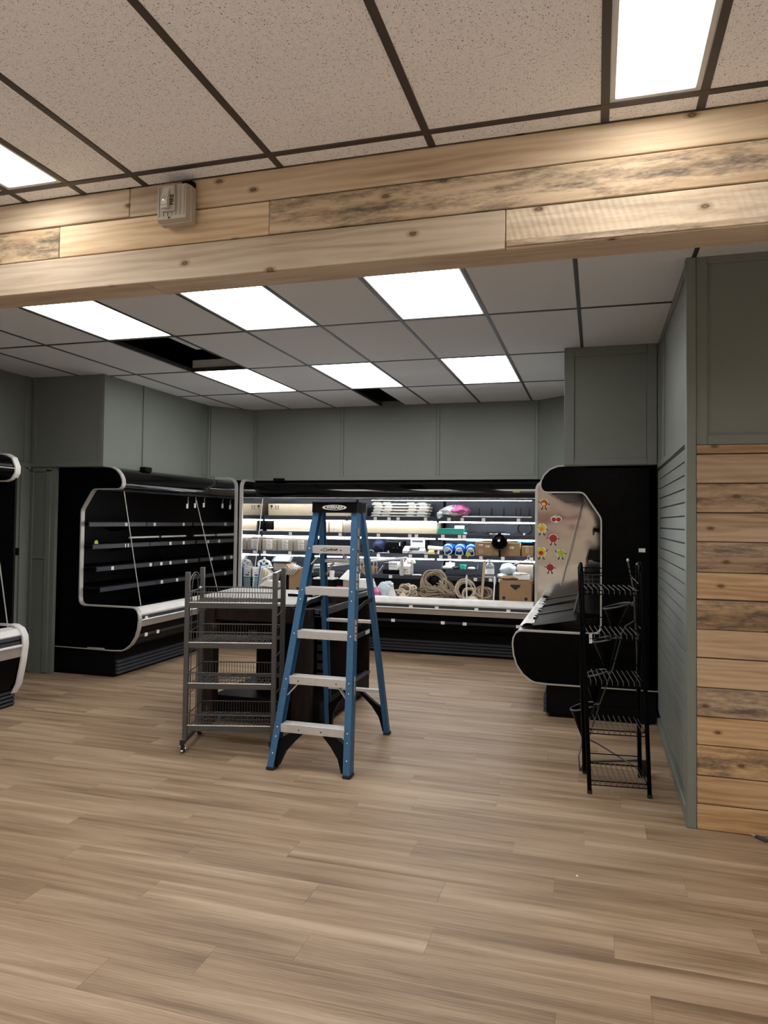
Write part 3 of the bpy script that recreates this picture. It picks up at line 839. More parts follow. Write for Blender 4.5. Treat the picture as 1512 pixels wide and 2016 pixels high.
part('bumper_band', G().prism([(.93, .42), (.953, .42), (.958, .50), (.93, .50)], f2, .02, LL), M['bumper_beige'], t)
part('bumper_trim', G().strip([(.30, .672), (.87, .672), (.93, .645), (.965, .59), (.972, .52), (.955, .38), (.915, .19), (.87, .115), (.70, .115)], f2, -.005, .055, .016), M['bumper'], t, None, None, 'white end trim of bumper')
part('end_panel', G().prism([(0, 2.09), (.74, 2.09), (.82, 2.02), (.82, .66), (.92, .64), (.955, .55), (.90, .19), (.86, .13), (0, .13)], f2, .0, .02), M['inner_shaded'], t)
part('base', G().box(-.85, -.03, .01, LL, 0, .14), M['black_soft'], t)
for k in range(4):
    part('grille_slat', G().box(-.866, -.85, .01, LL, .014 + k * .032, .034 + k * .032, .003), M['rail'], t)
part('support_rod', G().cyl((-.74, .22, 1.88), (-.86, .10, .66), .005, 8), M['trim'], t)

# ------------------------------------------------------------------ stored things in the far case
def wz(px0, py0, px1, py1, Y):
    a, b = at(px0, py1, Y), at(px1, py0, Y)
    return a.x, b.x, a.z, b.z


SH = {s: z + .0015 for s, z in ZSH.items()}
DECK = .6135


def carton(label, x0, x1, y0, y1, z0, z1, m, group=None, rz=0, open_top=False, label_at=None, marks=None, tape=True, name='cardboard_box', cat='box'):
    """a box with flaps, tape and printed labels; y0 is its front"""
    w_, d, h = (x1 - x0) / 2, (y1 - y0) / 2, z1 - z0
    t = thing(name, label, cat, ((x0 + x1) / 2, (y0 + y1) / 2, z0), rz, group)
    th = .006
    if open_top:
        g = G().box(-w_, w_, -d, d, 0, th).box(-w_, w_, -d, -d + th, th, h).box(-w_, w_, d - th, d, th, h).box(-w_, -w_ + th, -d + th, d - th, th, h).box(w_ - th, w_, -d + th, d - th, th, h)
        part('box_body', g, M[m], t)
        for sx in (-1, 1):
            part('flap', G().bar((sx * w_, 0, h), (sx * (w_ + .05), 0, h + .06), 2 * d - .02, .005), M[m], t)
    else:
        part('box_body', G().box(-w_, w_, -d, d, 0, h - .004, .003), M[m], t)
        part('flap', G().box(-w_ + .001, w_ - .001, -d + .001, -.001, h - .004, h), M[m], t)
        part('flap', G().box(-w_ + .001, w_ - .001, .001, d - .001, h - .004, h), M[m], t)
        if tape: part('tape', G().box(-w_ - .0008, w_ + .0008, -.02, .02, h, h + .0008).box(-.02 + w_ * 0, .02, -d - .0008, -d, h * .35, h - .002) if w_ < .12 else G().box(-w_, w_, -.02, .02, h, h + .0008), M['tape'], t)
    for q in (label_at or ()):
        x, z, lw, lh = q
        lb = part('printed_label', G().box(x - lw / 2, x + lw / 2, -d - .0015, -d, z - lh / 2, z + lh / 2), M['paper'], t)
        for k in range(max(2, int(lh / .018))):
            zz_ = z + lh / 2 - .012 - k * .016
            if zz_ > z - lh / 2 + .006:
                part('print_line', G().box(x - lw * .38, x + lw * (.38 if k % 2 else .1), -d - .0022, -d - .0014, zz_ - .003, zz_ + .002), M['ink'], lb)
    for q in (marks or ()):
        x, z, kind = q
        if kind == 'glass':
            g = G().prism([(x - .02, z + .025), (x + .02, z + .025), (x + .012, z), (x + .003, z - .004), (x + .003, z - .02), (x + .014, z - .025), (x - .014, z - .025), (x - .003, z - .02), (x - .003, z - .004), (x - .012, z)], lambda u, v, s: (u, s, v), -d - .001, -d)
            part('fragile_mark', g, M['ink'], t)
        elif kind == 'arrows':
            for sx in (-.018, .018):
                g = G().prism([(x + sx - .004, z - .018), (x + sx + .004, z - .018), (x + sx + .004, z + .008), (x + sx + .011, z + .008), (x + sx, z + .025), (x + sx - .011, z + .008), (x + sx - .004, z + .008)], lambda u, v, s: (u, s, v), -d - .001, -d)
                part('arrow_mark', g, M['ink'], t)
            part('arrow_base', G().box(x - .034, x + .034, -d - .001, -d, z - .028, z - .023), M['ink'], t)
        elif kind == 'square':
            part('print_square', G().box(x - .03, x + .03, -d - .001, -d, z - .03, z + .02), M['tape'], t)
        elif kind == 'hole':
            g = G().cyl((x, -d - .001, z), (x, -d, z), .019, 14)
            part('hand_hole', g, M['ink'], t)
        elif kind == 'handle':
            g = G().prism([(x - .055, z + .028), (x + .055, z + .028), (x + .055, z + .008), (x, z - .035), (x - .055, z + .008)], lambda u, v, s: (u, s, v), -d - .001, -d)
            part('hand_hole', g, M['ink'], t)
    return t


def shelf_box(label, px, s, Yf, depth, m, top=None, **k):
    """box on shelf s between photograph columns px, its front at Yf"""
    x0, x1 = at(px[0], 1030, Yf).x, at(px[1], 1030, Yf).x
    z0 = SH[s]; z1 = at(px[0], top, Yf).z
    return carton(label, x0, x1, Yf, Yf + depth, z0, z1, m, **k)


# top shelf
x0, x1 = at(528, 1000, 8.78).x, at(712, 1000, 8.78).x
carton('longest pale carton on top shelf behind the blue ladder', x0, x1, 8.78, 9.02, SH[1], at(600, 992, 8.78).z, 'card_pale', 'pale cartons', marks=[(-(x1 - x0) / 2 + .05, .12, 'glass'), (-(x1 - x0) / 2 + .13, .12, 'arrows')], tape=False)
# five cream slatted racks stacked on the top shelf
xa, xb = at(733, 1000, 8.80).x, at(843, 1000, 8.80).x
base = SH[1]
for k in range(5):
    sh = (-.02, -.01, .01, .015, -.01)[k]
    t = thing('slatted_rack', ['cream slatted rack at bottom of the stack on top shelf', 'cream slatted rack second from bottom of its stack', 'cream slatted rack in the middle of its stack', 'cream slatted rack second from top of its stack', 'cream slatted rack on top of its stack, under the canopy'][k], 'rack', ((xa + xb) / 2 + sh, 8.90, base), 0, 'cream slatted racks stacked on the top shelf')
    hw = (xb - xa) / 2
    part('front_slat', G().box(-hw, hw, -.10, -.075, 0, .024, .004), M['offwhite'], t)
    part('back_slat', G().box(-hw, hw, .075, .10, 0, .024, .004), M['offwhite'], t)
    for x in (-hw + .07, -hw + .2, hw - .22, hw - .08):
        part('spacer', G().box(x - .05, x + .05, -.095, .095, .024, .0375, .003), M['offwhite'], t)
    base += .0385
# crumpled bag
a = at(895, 1010, 8.84)
t = thing('plastic_bag', 'crumpled white and pink plastic bag on top shelf', 'bag', (a.x, 8.86, SH[1]))
part('bag_body', G().blob((0, 0, .075), (.185, .12, .08), 26, 16, .12, 3, .075), M['film'], t)
part('pink_print', G().blob((.06, -.012, .083), (.13, .115, .078), 22, 14, .14, 5, .085), M['pink'], t)
part('bag_tail', G().blob((-.17, -.09, .03), (.04, .05, .05), 12, 8, .2, 8, .06), M['film'], t)
a, b = at(910, 1017, 8.77), at(1050, 1018, 8.77)
single('lamp_tube', 'white fluorescent tube lying along the top shelf beside the pink bag', 'lamp', G().cyl((a.x, 8.775, SH[1] + .013), (b.x - .02, 8.775, SH[1] + .013), .0125, 10), M['white'])
# second shelf
x0, x1 = -4.262, at(536, 1030, 8.78).x
carton('black box with grey label between pale cartons on second shelf', x0, x1, 8.78, 8.96, SH[2], at(520, 1025, 8.78).z, 'black_soft', tape=False, label_at=[(.0, .02, .05, .018)])
x0, x1 = at(539, 1030, 8.79).x, at(646, 1030, 8.79).x
carton('long pale carton on second shelf just left of the ladder', x0, x1, 8.79, 9.04, SH[2], at(600, 1025, 8.79).z, 'card_pale', 'pale cartons', tape=True)
x0, x1 = at(649, 1030, 8.79).x, at(674, 1030, 8.79).x
carton('small pale box with round white sticker seen through the ladder', x0, x1, 8.79, 8.95, SH[2], at(660, 1024, 8.79).z, 'card_pale', 'pale cartons', tape=False, label_at=[(-.02, .045, .05, .06)])
x0, x1 = at(675.5, 1030, 8.79).x, at(706, 1030, 8.79).x
carton('small tan box seen through the ladder on second shelf', x0, x1, 8.79, 8.95, SH[2], at(690, 1025, 8.79).z, 'card_grey', 'pale cartons', tape=False)
x0, x1 = at(716, 1030, 8.78).x, at(860, 1030, 8.78).x
carton('long cream carton right of the ladder on second shelf, opened lid', x0, x1, 8.78, 9.04, SH[2], at(800, 1028, 8.78).z, 'card_pale', 'pale cartons', tape=False)
for k, (p0, p1, lb) in enumerate(((530, 626, 'long white tube lying before a pale carton on second shelf'),)):
    a, b = at(p0, 1043, 8.712), at(p1, 1043, 8.712)
    single('lamp_tube', lb, 'lamp', G().cyl((a.x, 8.712, SH[2] + .014), (b.x, 8.712, SH[2] + .014), .013, 10), M['white'])
x0, x1 = at(865, 1044, 8.78).x, at(914, 1044, 8.78).x
t = thing('storage_tray', 'teal plastic tray with papers on second shelf', 'tray', ((x0 + x1) / 2, 8.84, SH[2]))
hw = (x1 - x0) / 2
g = G().box(-hw, hw, -.12, .12, 0, .005)
for q in ((-hw, hw, -.12, -.115), (-hw, hw, .115, .12), (-hw, -hw + .005, -.115, .115), (hw - .005, hw, -.115, .115)): g.box(*q, .005, .075)
part('tray_body', g, M['teal'], t)
part('rim', G().box(-hw - .008, hw + .008, -.128, -.118, .068, .078, .002).box(-hw - .008, hw + .008, .118, .128, .068, .078, .002), M['teal'], t)
single('paper_sheet', 'folded white paper standing in the teal tray', 'paper', G().add([(x1 - .13, 8.80, SH[2] + .01), (x1 - .01, 8.80, SH[2] + .01), (x1 - .01, 8.84, SH[2] + .115), (x1 - .13, 8.83, SH[2] + .115), (x1 - .13, 8.803, SH[2] + .01), (x1 - .01, 8.803, SH[2] + .01), (x1 - .01, 8.843, SH[2] + .115), (x1 - .13, 8.833, SH[2] + .115)], [(0, 1, 2, 3), (7, 6, 5, 4), (0, 4, 5, 1), (1, 5, 6, 2), (2, 6, 7, 3), (3, 7, 4, 0)]), M['paper'])


def tangle(cx, cy, z, rx, ry, rz_, loops, seed, r, sq=1.0):
    rnd = random.Random(seed); pts = []
    for k in range(loops * 12):
        a = 2 * PI * k / 12
        q = 1 + .35 * math.sin(a * .37 + seed) * sq + rnd.uniform(-.12, .12)
        pts.append((cx + rx * q * math.cos(a), cy + ry * q * math.sin(a), z + r + rz_ * (.5 + .5 * math.sin(a * .73 + seed * 2)) * rnd.uniform(.6, 1)))
    return pts


x = at(955, 1050, 8.8).x
t = thing('cable_tangle', 'tangle of black cables with white plugs beside the teal tray', 'cable', (x, 8.85, SH[2]))
part('cable', G().tube(tangle(0, 0, 0, .17, .08, .05, 5, 3, .005), .005, 5), M['cable'], t)
part('cable', G().tube([(-.25, -.06, .005), (-.24, 0, .10), (-.20, .03, .15), (-.14, .02, .11), (-.12, -.02, .03), (-.02, -.06, .01)], .005, 6), M['cable'], t)
part('plug', G().box(-.26, -.22, -.10, -.07, 0, .03, .006), M['white'], t)
part('plug', G().box(.06, .26, -.085, -.06, .012, .026, .005), M['white'], t)
x = at(1032, 1045, 8.8).x
t = thing('cable_coil', 'black cable coil with white plug at right end of second shelf', 'cable', (x, 8.86, SH[2]))
g = G()
for k in range(4):
    g.tube([(.075 * math.cos(a) * (1 + .06 * k), -.03 + .018 * k + .01 * math.sin(2 * a), .085 + .075 * math.sin(a)) for a in [2 * PI * q / 18 for q in range(18)]], .006, 6, True)
part('coil', g, M['cable'], t)
part('lead', G().tube([(-.08, -.02, .05), (-.13, -.04, .012), (-.19, -.05, .006), (-.2, -.09, .006)], .005, 6), M['cable'], t)
part('plug', G().box(-.24, -.17, -.11, -.085, 0, .022, .005), M['white'], t)
part('cable_tie', G().box(-.012, .012, -.07, .03, .005, .03, .004), M['white'], t)
# third shelf
lab5 = ['grey carton against the steel end panel on third shelf', 'middle grey carton of three on third shelf, two white labels', 'grey carton nearest the ladder on third shelf']
for k, (p0, p1) in enumerate(((516, 545), (546, 577), (577.5, 608))):
    x0, x1 = at(p0, 1070, 8.70).x + .003, at(p1, 1070, 8.70).x - .003
    carton(lab5[k], x0, x1, 8.70, 8.96, SH[3], at(p0, 1061, 8.70).z, 'card_grey', 'grey cartons with two white labels on the third shelf', label_at=[(0, .125, .085, .04), (0, .062, .085, .075)])
zt = at(545, 1061, 8.70).z + .004
for k, (p0, p1, q0, q1, Yq, r, lb) in enumerate(((541, 703, 1057, 1063, 8.74, .022, 'thick white paper roll lying on the grey cartons'), (518, 560, 1058, 1057, 8.82, .012, 'thin white tube lying across the grey cartons'), (545, 690, 1052, 1055, 8.86, .014, 'white tube behind the thick paper roll on third shelf'))):
    a, b = at(p0, q0, Yq), at(p1, q1, Yq)
    z_ = zt + r
    single('paper_roll' if r > .02 else 'white_tube', lb, 'roll', G().cyl((a.x, Yq, z_), (b.x, Yq, z_), r, 14), M['paper'])
xa = at(655, 1080, 8.72).x
t = thing('paper_pile', 'pile of crumpled white papers on third shelf behind the top ladder step', 'paper', (xa, 8.80, SH[3]))
for k in range(4):
    part('sheet', G().blob((-.12 + .09 * k, 0, .012 + .004 * k), (.10, .09, .014), 14, 6, .18, 20 + k, .04), M['paper'], t)
x0, x1, z0, z1 = wz(733, 1061, 758, 1084, 8.76)
t = thing('cloth_bag', 'dark navy cloth bag on third shelf right of the ladder', 'bag', ((x0 + x1) / 2, 8.82, SH[3]))
part('bag_body', G().blob((0, 0, .092), ((x1 - x0) / 2 + .01, .10, .095), 18, 12, .08, 9, .03), M['navy'], t)
part('bag_strap', G().tube([(-.06, -.09, .05), (-.02, -.115, .10), (.05, -.10, .07), (.08, -.085, .02)], .008, 6), M['navy'], t)
x0, x1, z0, z1 = wz(761, 1066, 792, 1088, 8.72)
t = thing('speaker_box', 'black box with two knobs and a white switch on third shelf', 'speaker', ((x0 + x1) / 2, 8.80, SH[3]))
hw = (x1 - x0) / 2
part('housing', G().box(-hw, hw, -.08, .12, 0, z1 - SH[3], .006), M['black_soft'], t)
part('top_edge', G().box(-hw, hw, -.083, -.078, z1 - SH[3] - .012, z1 - SH[3] - .002), M['rail'], t)
part('switch', G().box(hw * .62, hw * .75, -.084, -.08, .10, .14), M['paper'], t)
for sx in (-.1, .35):
    part('knob', G().cyl((hw * sx, -.08, .075), (hw * sx, -.094, .075), .009, 10), M['rail'], t)
a = at(752, 1084, 8.665)
t = thing('white_clip', 'white plastic hook and cord at the front of third shelf', 'clip', (a.x, 8.665, SH[3]))
part('clip_bar', G().box(-.06, .10, -.012, .012, 0, .014, .004).box(.075, .092, -.012, .012, .014, .038, .003), M['white'], t)
part('cord', G().tube([(-.14 + .03 * math.cos(q), 0, .022 + .02 * math.sin(q)) for q in [2 * PI * k / 12 for k in range(12)]], .004, 6, True), M['white'], t)
# label printer / scale
x0, x1, z0, z1 = wz(793, 1059, 838, 1087, 8.72)
t = thing('counter_scale', 'white counter scale with keypad on third shelf', 'scale', ((x0 + x1) / 2, 8.80, SH[3]))
hw = (x1 - x0) / 2; h = z1 - SH[3]
part('base', G().prism([(-.10, .012), (.14, .012), (.14, .08), (.02, .10), (-.10, .045)], lambda u, v, s: (s, u, v), -hw, hw * .9), M['white'], t)
part('head', G().prism([(-.04, .085), (.12, .085), (.12, h), (.0, h), (-.04, h - .035)], lambda u, v, s: (s, u, v), -hw * .38, hw * .86), M['white'], t)
part('display', G().bar((-hw * .25, -.041, h - .045), (hw * .7, -.041, h - .045), .006, .026), M['rail'], t)
part('keypad', G().bar((0, -.095, .052), (0, -.02, .088), hw * .85, .006), M['ink'], t)
for kx in range(4):
    part('key', G().box(hw * (-.3 + .18 * kx) - .008, hw * (-.3 + .18 * kx) + .008, -.075, -.055, .072, .079, .002), M['paper'], t)
part('side_block', G().box(hw * .88, hw * 1.06, -.03, .10, .06, h - .01, .006), M['black_soft'], t)
part('foot', G().box(-hw * .9, -hw * .7, -.09, .12, 0, .012).box(hw * .6, hw * .8, -.09, .12, 0, .012), M['rubber'], t)
part('power_cord', G().tube([(-.02, -.096, .05), (-.06, -.115, .03), (-.075, -.12, .008), (-.07, -.14, -.03), (-.06, -.145, -.10), (-.055, -.14, -.15)], .004, 6), M['cable'], t)
x0, x1, z0, z1 = wz(834, 1072, 869, 1088, 8.70)
t = thing('parts_tray', 'low white tray with yellow gadget on third shelf', 'tray', ((x0 + x1) / 2, 8.78, SH[3]))
hw = (x1 - x0) / 2
part('tray_body', G().box(-hw, hw * .2, -.08, -.074, 0, .03).box(-hw, hw * .2, -.08, .08, 0, .006).box(-hw, -hw + .006, -.08, .08, .006, .03), M['white'], t)
part('white_roll', G().cyl((-hw * .9, .04, .085), (hw * 1.0, .03, .072), .028, 12).box(-hw * .6, hw * .6, .02, .06, .006, .06), M['white'], t)
t2 = single('hand_gadget', 'yellow hand gadget with black end in the low white tray', 'tool', G().blob((0, 0, 0), (.05, .028, .024), 14, 8), M['yellow'], None, ((x0 + x1) / 2 - .02, 8.735, SH[3] + .031))
part('handle_end', G().blob((.055, 0, .012), (.025, .02, .018), 10, 7), M['ink'], t2)
part('red_cap', G().blob((.06, -.01, -.012), (.016, .014, .012), 8, 6), M['red'], t2)
# three blue jugs lying with white triangular handles to the front
for k, (px, lb) in enumerate(((881, 'blue jug with white loop handle, leftmost of three on third shelf'), (905, 'blue jug with white loop handle, middle of three on third shelf'), (927, 'blue jug with white handle and lime tag, beside the brown carton'))):
    o = at(px, 1080, 8.68); r = .073
    t = thing('water_jug', lb, 'jug', (o.x, 8.70, SH[3] + r), (-.12, 0, .1)[k], 'blue jugs lying on the third shelf')
    g = G(); g.m = Matrix.Rotation(PI / 2, 4, 'X')
    g.lathe([(.028, .03), (.055, .015), (r, -.02), (r, -.06), (r * .95, -.075), (r, -.09), (r, -.15), (r * .95, -.165), (r, -.18), (r, -.26), (.05, -.28)], (0, 0, 0), 22)
    part('jug_body', g, M['blue_jug'], t)
    g = G(); g.m = Matrix.Rotation(PI / 2, 4, 'X'); g.lathe([(.028, .028), (.03, .05), (.024, .052)], (0, 0, 0), 14)
    part('cap', g, M['pale_blue'], t)
    for q in (.62, .80):
        part('rib', G().tube([(r * q * math.cos(a), -.005 + .02 * (q - .6), r * q * math.sin(a)) for a in [PI * (.05 + .9 * s / 10) for s in range(11)]], .005, 6), M['pale_blue'], t)
    tw = (.55, 0, -.12)[k]
    tri = [(-.028, .008), (.028, .008), (.05, -.055), (.03, -.072), (-.03, -.072), (-.05, -.055)]
    part('handle', G().tube([(x * math.cos(tw) - z * math.sin(tw), -.058, x * math.sin(tw) + z * math.cos(tw) + .004) for x, z in tri], .006, 6, True), M['white'], t)
    if k == 2:
        part('lime_tag', G().bar((-.05, -.066, -.075), (-.012, -.066, -.035), .045, .002, (0, 1, 0)), M['lime'], t)
x0, x1, z0, z1 = wz(935, 1069, 1024, 1096, 8.66)
carton('long brown carton with printed squares beneath the black ball on third shelf', x0, x1, 8.67, 8.93, SH[3], z1, 'card', 'brown cartons', label_at=[(-(x1 - x0) / 2 + .07, .135, .05, .02), (-.12, .12, .05, .02), ((x1 - x0) / 2 - .1, .11, .05, .025)], marks=[(-(x1 - x0) / 2 + .07, .06, 'square'), (0, .05, 'square')])
zc = z1
x0, x1, z0, z1 = wz(1026.5, 1076, 1051, 1096, 8.66)
carton('smaller brown carton at right end of third shelf', x0, x1 - .012, 8.67, 8.93, SH[3], z1, 'card', 'brown cartons')
o = at(984, 1067, 8.64)
t = thing('black_globe', 'glossy black ball shade before the long brown carton', 'lamp shade', (o.x, 8.605, o.z))
part('globe', G().blob((0, 0, 0), (.098, .06, .098), 26, 16), M['black'], t)
part('collar', G().cyl((0, -.01, .092), (0, -.01, .106), .02, 12), M['black_soft'], t)
part('painted_glare', G().cyl((0, -.0585, .02), (0, -.061, .02), .016, 12), M['paper'], t)  # white disc painted on as the ball's highlight
part('prop', G().cyl((0, .02, -.09), (0, .03, -(o.z - SH[3])), .012, 8), M['black_soft'], t)
for p0, p1, q, lb in ((918, 950, 1064, 'folded bright blue sheet on the long brown carton'), (1020, 1051, 1070, 'folded bright blue sheet above the smaller brown carton')):
    a, b = at(p0, q, 8.75), at(p1, q, 8.75)
    t = thing('folded_sheet', lb, 'sheet', ((a.x + b.x) / 2, 8.80, zc if p0 < 1000 else zc - .0), 0, 'folded blue sheets')
    hw = (b.x - a.x) / 2 - .004
    for k in range(2):
        part('fold', G().box(-hw + .012 * k, hw - .01 * k, -.07, .08, .002 + .02 * k, .02 + .02 * k, .006), M['blue_tarp'], t)
    if p0 > 1000: t.location.y = 8.84; t.location.x -= .015
a, b = at(952, 1066, 8.78), at(1018, 1066, 8.78)
t = thing('folded_umbrella', 'dark folded cloth bundle behind the black ball', 'cloth', ((a.x + b.x) / 2, 8.80, zc))
part('bundle', G().blob((0, 0, .032), ((b.x - a.x) / 2 - .02, .06, .034), 18, 10, .06, 4, .02), M['navy'], t)

# fourth shelf
def scale_head(px, lb):
    a = at(px, 1112, 8.66)
    t = thing('price_scale', lb, 'scale', (a.x, 8.72, SH[4]), 0)
    part('base', G().box(-.12, .12, -.10, .12, 0, .115, .012), M['card_grey'], t)
    part('bezel', G().bar((0, -.12, .115), (0, .0, .20), .27, .02), M['rail'], t)
    part('screen', G().bar((0, -.122, .128), (0, -.02, .200), .20, .012, (0, 0, 1)), M['screen'], t)
    part('arm', G().cyl((.05, .06, .115), (.11, .08, .26), .006, 8), M['rail'], t)
scale_head(557, 'grey scale with pale tilted screen beside the paper stack')
# teal cartons and clutter standing in the tub at the left
for k, (p0, p1, lb) in enumerate(((496.5, 511.5, 'teal lattice carton with white printed top standing by the steel end panel'),)):
    Yf = 8.42
    x0, x1 = at(p0, 1140, Yf).x + .002, at(p1, 1140, Yf).x - .002
    zt_ = at(p0, 1119, Yf).z; zm = at(p0, 1136, Yf).z
    t = thing('teal_carton', lb, 'box', ((x0 + x1) / 2, Yf + .14, DECK))
    hw = (x1 - x0) / 2
    part('box_body', G().box(-hw, hw, -.14, .14, 0, zm - DECK, .002), M['teal_box'], t)
    part('top_card', G().box(-hw, hw, -.14, .14, zm - DECK, zt_ - DECK, .002), M['paper'], t)
    g = G()
    lw = hw * .9
    nz, nx = 6, max(2, int(hw * 2 / .032))
    hh = zm - DECK - .02
    for i in range(nx):
        for j in range(nz):
            cx_, cz_ = -lw + (i + .5) * 2 * lw / nx, .01 + (j + .5) * hh / nz
            dx, dz = lw / nx, hh / nz / 2
            for s_ in (-1, 1):
                g.bar((cx_ - dx, -.1412, cz_ - s_ * dz), (cx_ + dx, -.1412, cz_ + s_ * dz), .0055, .0012, (0, 1, 0))
    part('lattice_print', g, M['paper'], t, kind='stuff')
    if k == 0:
        part('printed_mark', G().box(-hw * .5, hw * .5, -.1412, -.14, zm - DECK + .02, zm - DECK + .035).box(-hw * .6, -hw * .2, -.1412, -.14, zm - DECK + .05, zm - DECK + .065), M['ink'], t)
o = at(519, 1112, 8.48)
t = thing('headset', 'white plastic twin ring bracket resting on the teal carton', 'bracket', (o.x, 8.50, at(500, 1119, 8.48).z + .012))
for sx in (-.045, .045):
    part('ring', G().tube([(sx + .035 * math.cos(q), -.02, .05 + .03 * math.sin(q)) for q in [2 * PI * k / 14 for k in range(14)]], .011, 8, True), M['white'], t)
part('bridge', G().tube([(-.09, .02, .02), (-.07, 0, .08), (0, 0, .105), (.07, 0, .08), (.09, .02, .02)], .013, 8).box(-.10, .10, -.03, .06, -.008, .01, .003), M['white'], t)
part('knob', G().blob((0, 0, .125), (.016, .016, .014), 10, 7), M['white'], t)
# papers leaning, folded stack
o0, o1 = at(516, 1118, 8.46), at(538, 1118, 8.46)
t = thing('paper_stack', 'tall leaning stack of cream sheets beside the teal carton', 'paper', (o0.x, 8.50, DECK))
hs = at(530, 1114, 8.46).z - DECK
for k in range(7):
    part('sheet', G().bar((.012 * k, -.06, 0.004), (.05 + .012 * k, -.06 + .01 * k, hs - .015 * k), .004, .22, (0, 1, 0)), M['card_pale' if k % 2 else 'paper'], t)
part('blue_spine', G().bar((-.012, -.06, 0.004), (.035, -.06, hs + .012), .006, .23, (0, 1, 0)), M['blue_tarp'], t)
o = at(534, 1142, 8.36)
t = thing('wire_basket_rack', 'white wire grid leaning over cream papers at left of far case', 'rack', (o.x, 8.36, DECK))
zb_ = at(534, 1150, 8.36).z - DECK
part('paper_base', G().prism([(-.14, zb_ - .02), (.13, zb_ - .03), (.13, zb_ + .03), (-.05, zb_ + .05)], lambda u, v, s: (u, s, v), -.07, .10), M['paper'], t)
part('support', G().box(-.10, .12, -.05, .10, 0, zb_ - .03), M['card'], t)
g = G()
for k in range(6):
    g.tube([(-.10 + .03 * k, -.08, zb_ + .06 + .012 * k), (.03 + .03 * k, .06, zb_ + .15 + .012 * k)], .005, 5)
for k in range(6):
    q = k / 5
    g.tube([(-.10 + .13 * q, -.08 + .14 * q, zb_ + .06 + .09 * q), (.05 + .13 * q, -.08 + .14 * q, zb_ + .12 + .09 * q)], .005, 5)
part('wire_grid', g, M['white'], t)
o = at(585, 1130, 8.42)
x0, x1 = at(569, 1140, 8.40).x, at(601, 1140, 8.40).x
carton('open brown carton with papers standing in the tub left of the ladder', x0, x1, 8.40, 8.62, DECK, at(585, 1121, 8.40).z, 'card', 'brown cartons', open_top=True, marks=[(.01, .10, 'hole')])
t = thing('envelope_bundle', 'white envelopes sticking out of the open brown carton', 'paper', ((x0 + x1) / 2 - .06, 8.50, at(585, 1121, 8.40).z - .02))
for k in range(4):
    part('envelope', G().bar((-.08 + .03 * k, -.07, -.05), (.0 + .03 * k, -.07, .08 - .012 * k), .004, .14, (0, 1, 0)), M['paper'], t)
# long diagonal white tubes
a, b = at(612, 1114, 8.56), at(797, 1099, 8.56)
t = thing('lamp_tube', 'long white lamp tube lying slantwise across the fourth shelf behind the ladder', 'lamp', (0, 0, 0))
part('tube', G().cyl((a.x, 8.585, a.z), (b.x, 8.585, b.z), .014, 10), M['white'], t)
part('end_cap', G().cyl((b.x, 8.585, b.z), (b.x + .025, 8.585, b.z + .002), .0145, 10), M['alu'], t)
part('lamp_stop', G().box(a.x - .02, a.x + .02, 8.57, 8.6, SH[4], a.z - .01), M['alu'], t)
part('lamp_stop', G().box(b.x - .06, b.x - .02, 8.57, 8.6, SH[4], b.z - .014), M['alu'], t)
a, b = at(614, 1119, 8.62), at(700, 1109, 8.62)
single('white_tube', 'thin white tube beneath the long slanting lamp', 'lamp', G().cyl((a.x, 8.63, a.z), (b.x, 8.63, b.z), .008, 8), M['white'])
# things seen through the ladder
x0, x1 = at(617, 1140, 8.36).x, at(658, 1140, 8.36).x
t = thing('white_stand', 'small white topped stand holding a green box behind the ladder', 'stand', ((x0 + x1) / 2, 8.42, DECK))
hs = at(640, 1138, 8.36).z - DECK
part('top', G().box(-(x1 - x0) / 2, (x1 - x0) / 2, -.08, .10, hs - .018, hs, .004), M['white'], t)
part('body', G().box(-(x1 - x0) / 2 + .02, (x1 - x0) / 2 - .02, -.06, .09, 0, hs - .018), M['black_soft'], t)
x0, x1 = at(629, 1125, 8.38).x, at(641, 1125, 8.38).x
carton('small green box on the white topped stand', x0, x1, 8.38, 8.46, DECK + hs + .001, at(635, 1119, 8.38).z, 'green', tape=False)
o = at(653, 1130, 8.38)
single('paper_cup', 'white paper cup beside the small green box', 'cup', G().lathe([(.028, 0), (.034, .09), (.031, .09), (.026, .004)], (0, 0, 0), 14), M['paper'], None, (o.x - .004, 8.40, DECK + hs + .001))
o = at(683, 1132, 8.36)
t = thing('paper_folder', 'open white folder of papers seen between the ladder rails', 'paper', (o.x, 8.40, DECK))
hz = at(683, 1142, 8.36).z - DECK
part('support', G().box(-.05, .14, -.04, .10, 0, hz, .004), M['card_grey'], t)
for k in range(4):
    part('sheet', G().add([(-.10 + .04 * k, -.05, hz + .01), (.05 + .04 * k, -.05, hz - .01), (.05 + .03 * k, .05, hz + .10 - .01 * k), (-.02 + .03 * k, .05, hz + .12), (-.10 + .04 * k, -.047, hz + .012), (.05 + .04 * k, -.047, hz - .008), (.05 + .03 * k, .053, hz + .102 - .01 * k), (-.02 + .03 * k, .053, hz + .122)], [(0, 1, 2, 3), (7, 6, 5, 4), (0, 4, 5, 1), (1, 5, 6, 2), (2, 6, 7, 3), (3, 7, 4, 0)]), M['paper'], t)
o = at(668, 1152, 8.36)
t = thing('red_bundle', 'dark red cloth bundle low in the tub behind the ladder', 'cloth', (o.x, 8.36, DECK))
part('bundle', G().blob((0, 0, .07), (.10, .07, .08), 14, 9, .15, 31, .04), M['red'], t)
part('strap', G().tube([(-.09, -.06, .05), (-.03, -.08, .13), (.05, -.07, .10), (.09, -.05, .04)], .01, 6), M['ink'], t)
g = G()
for k in range(9):
    x = at(690 + 6.5 * k, 1115, 8.80).x
    g.cyl((x, 8.80, SH[4]), (x, 8.80, at(700, 1101, 8.80).z), .004, 5)
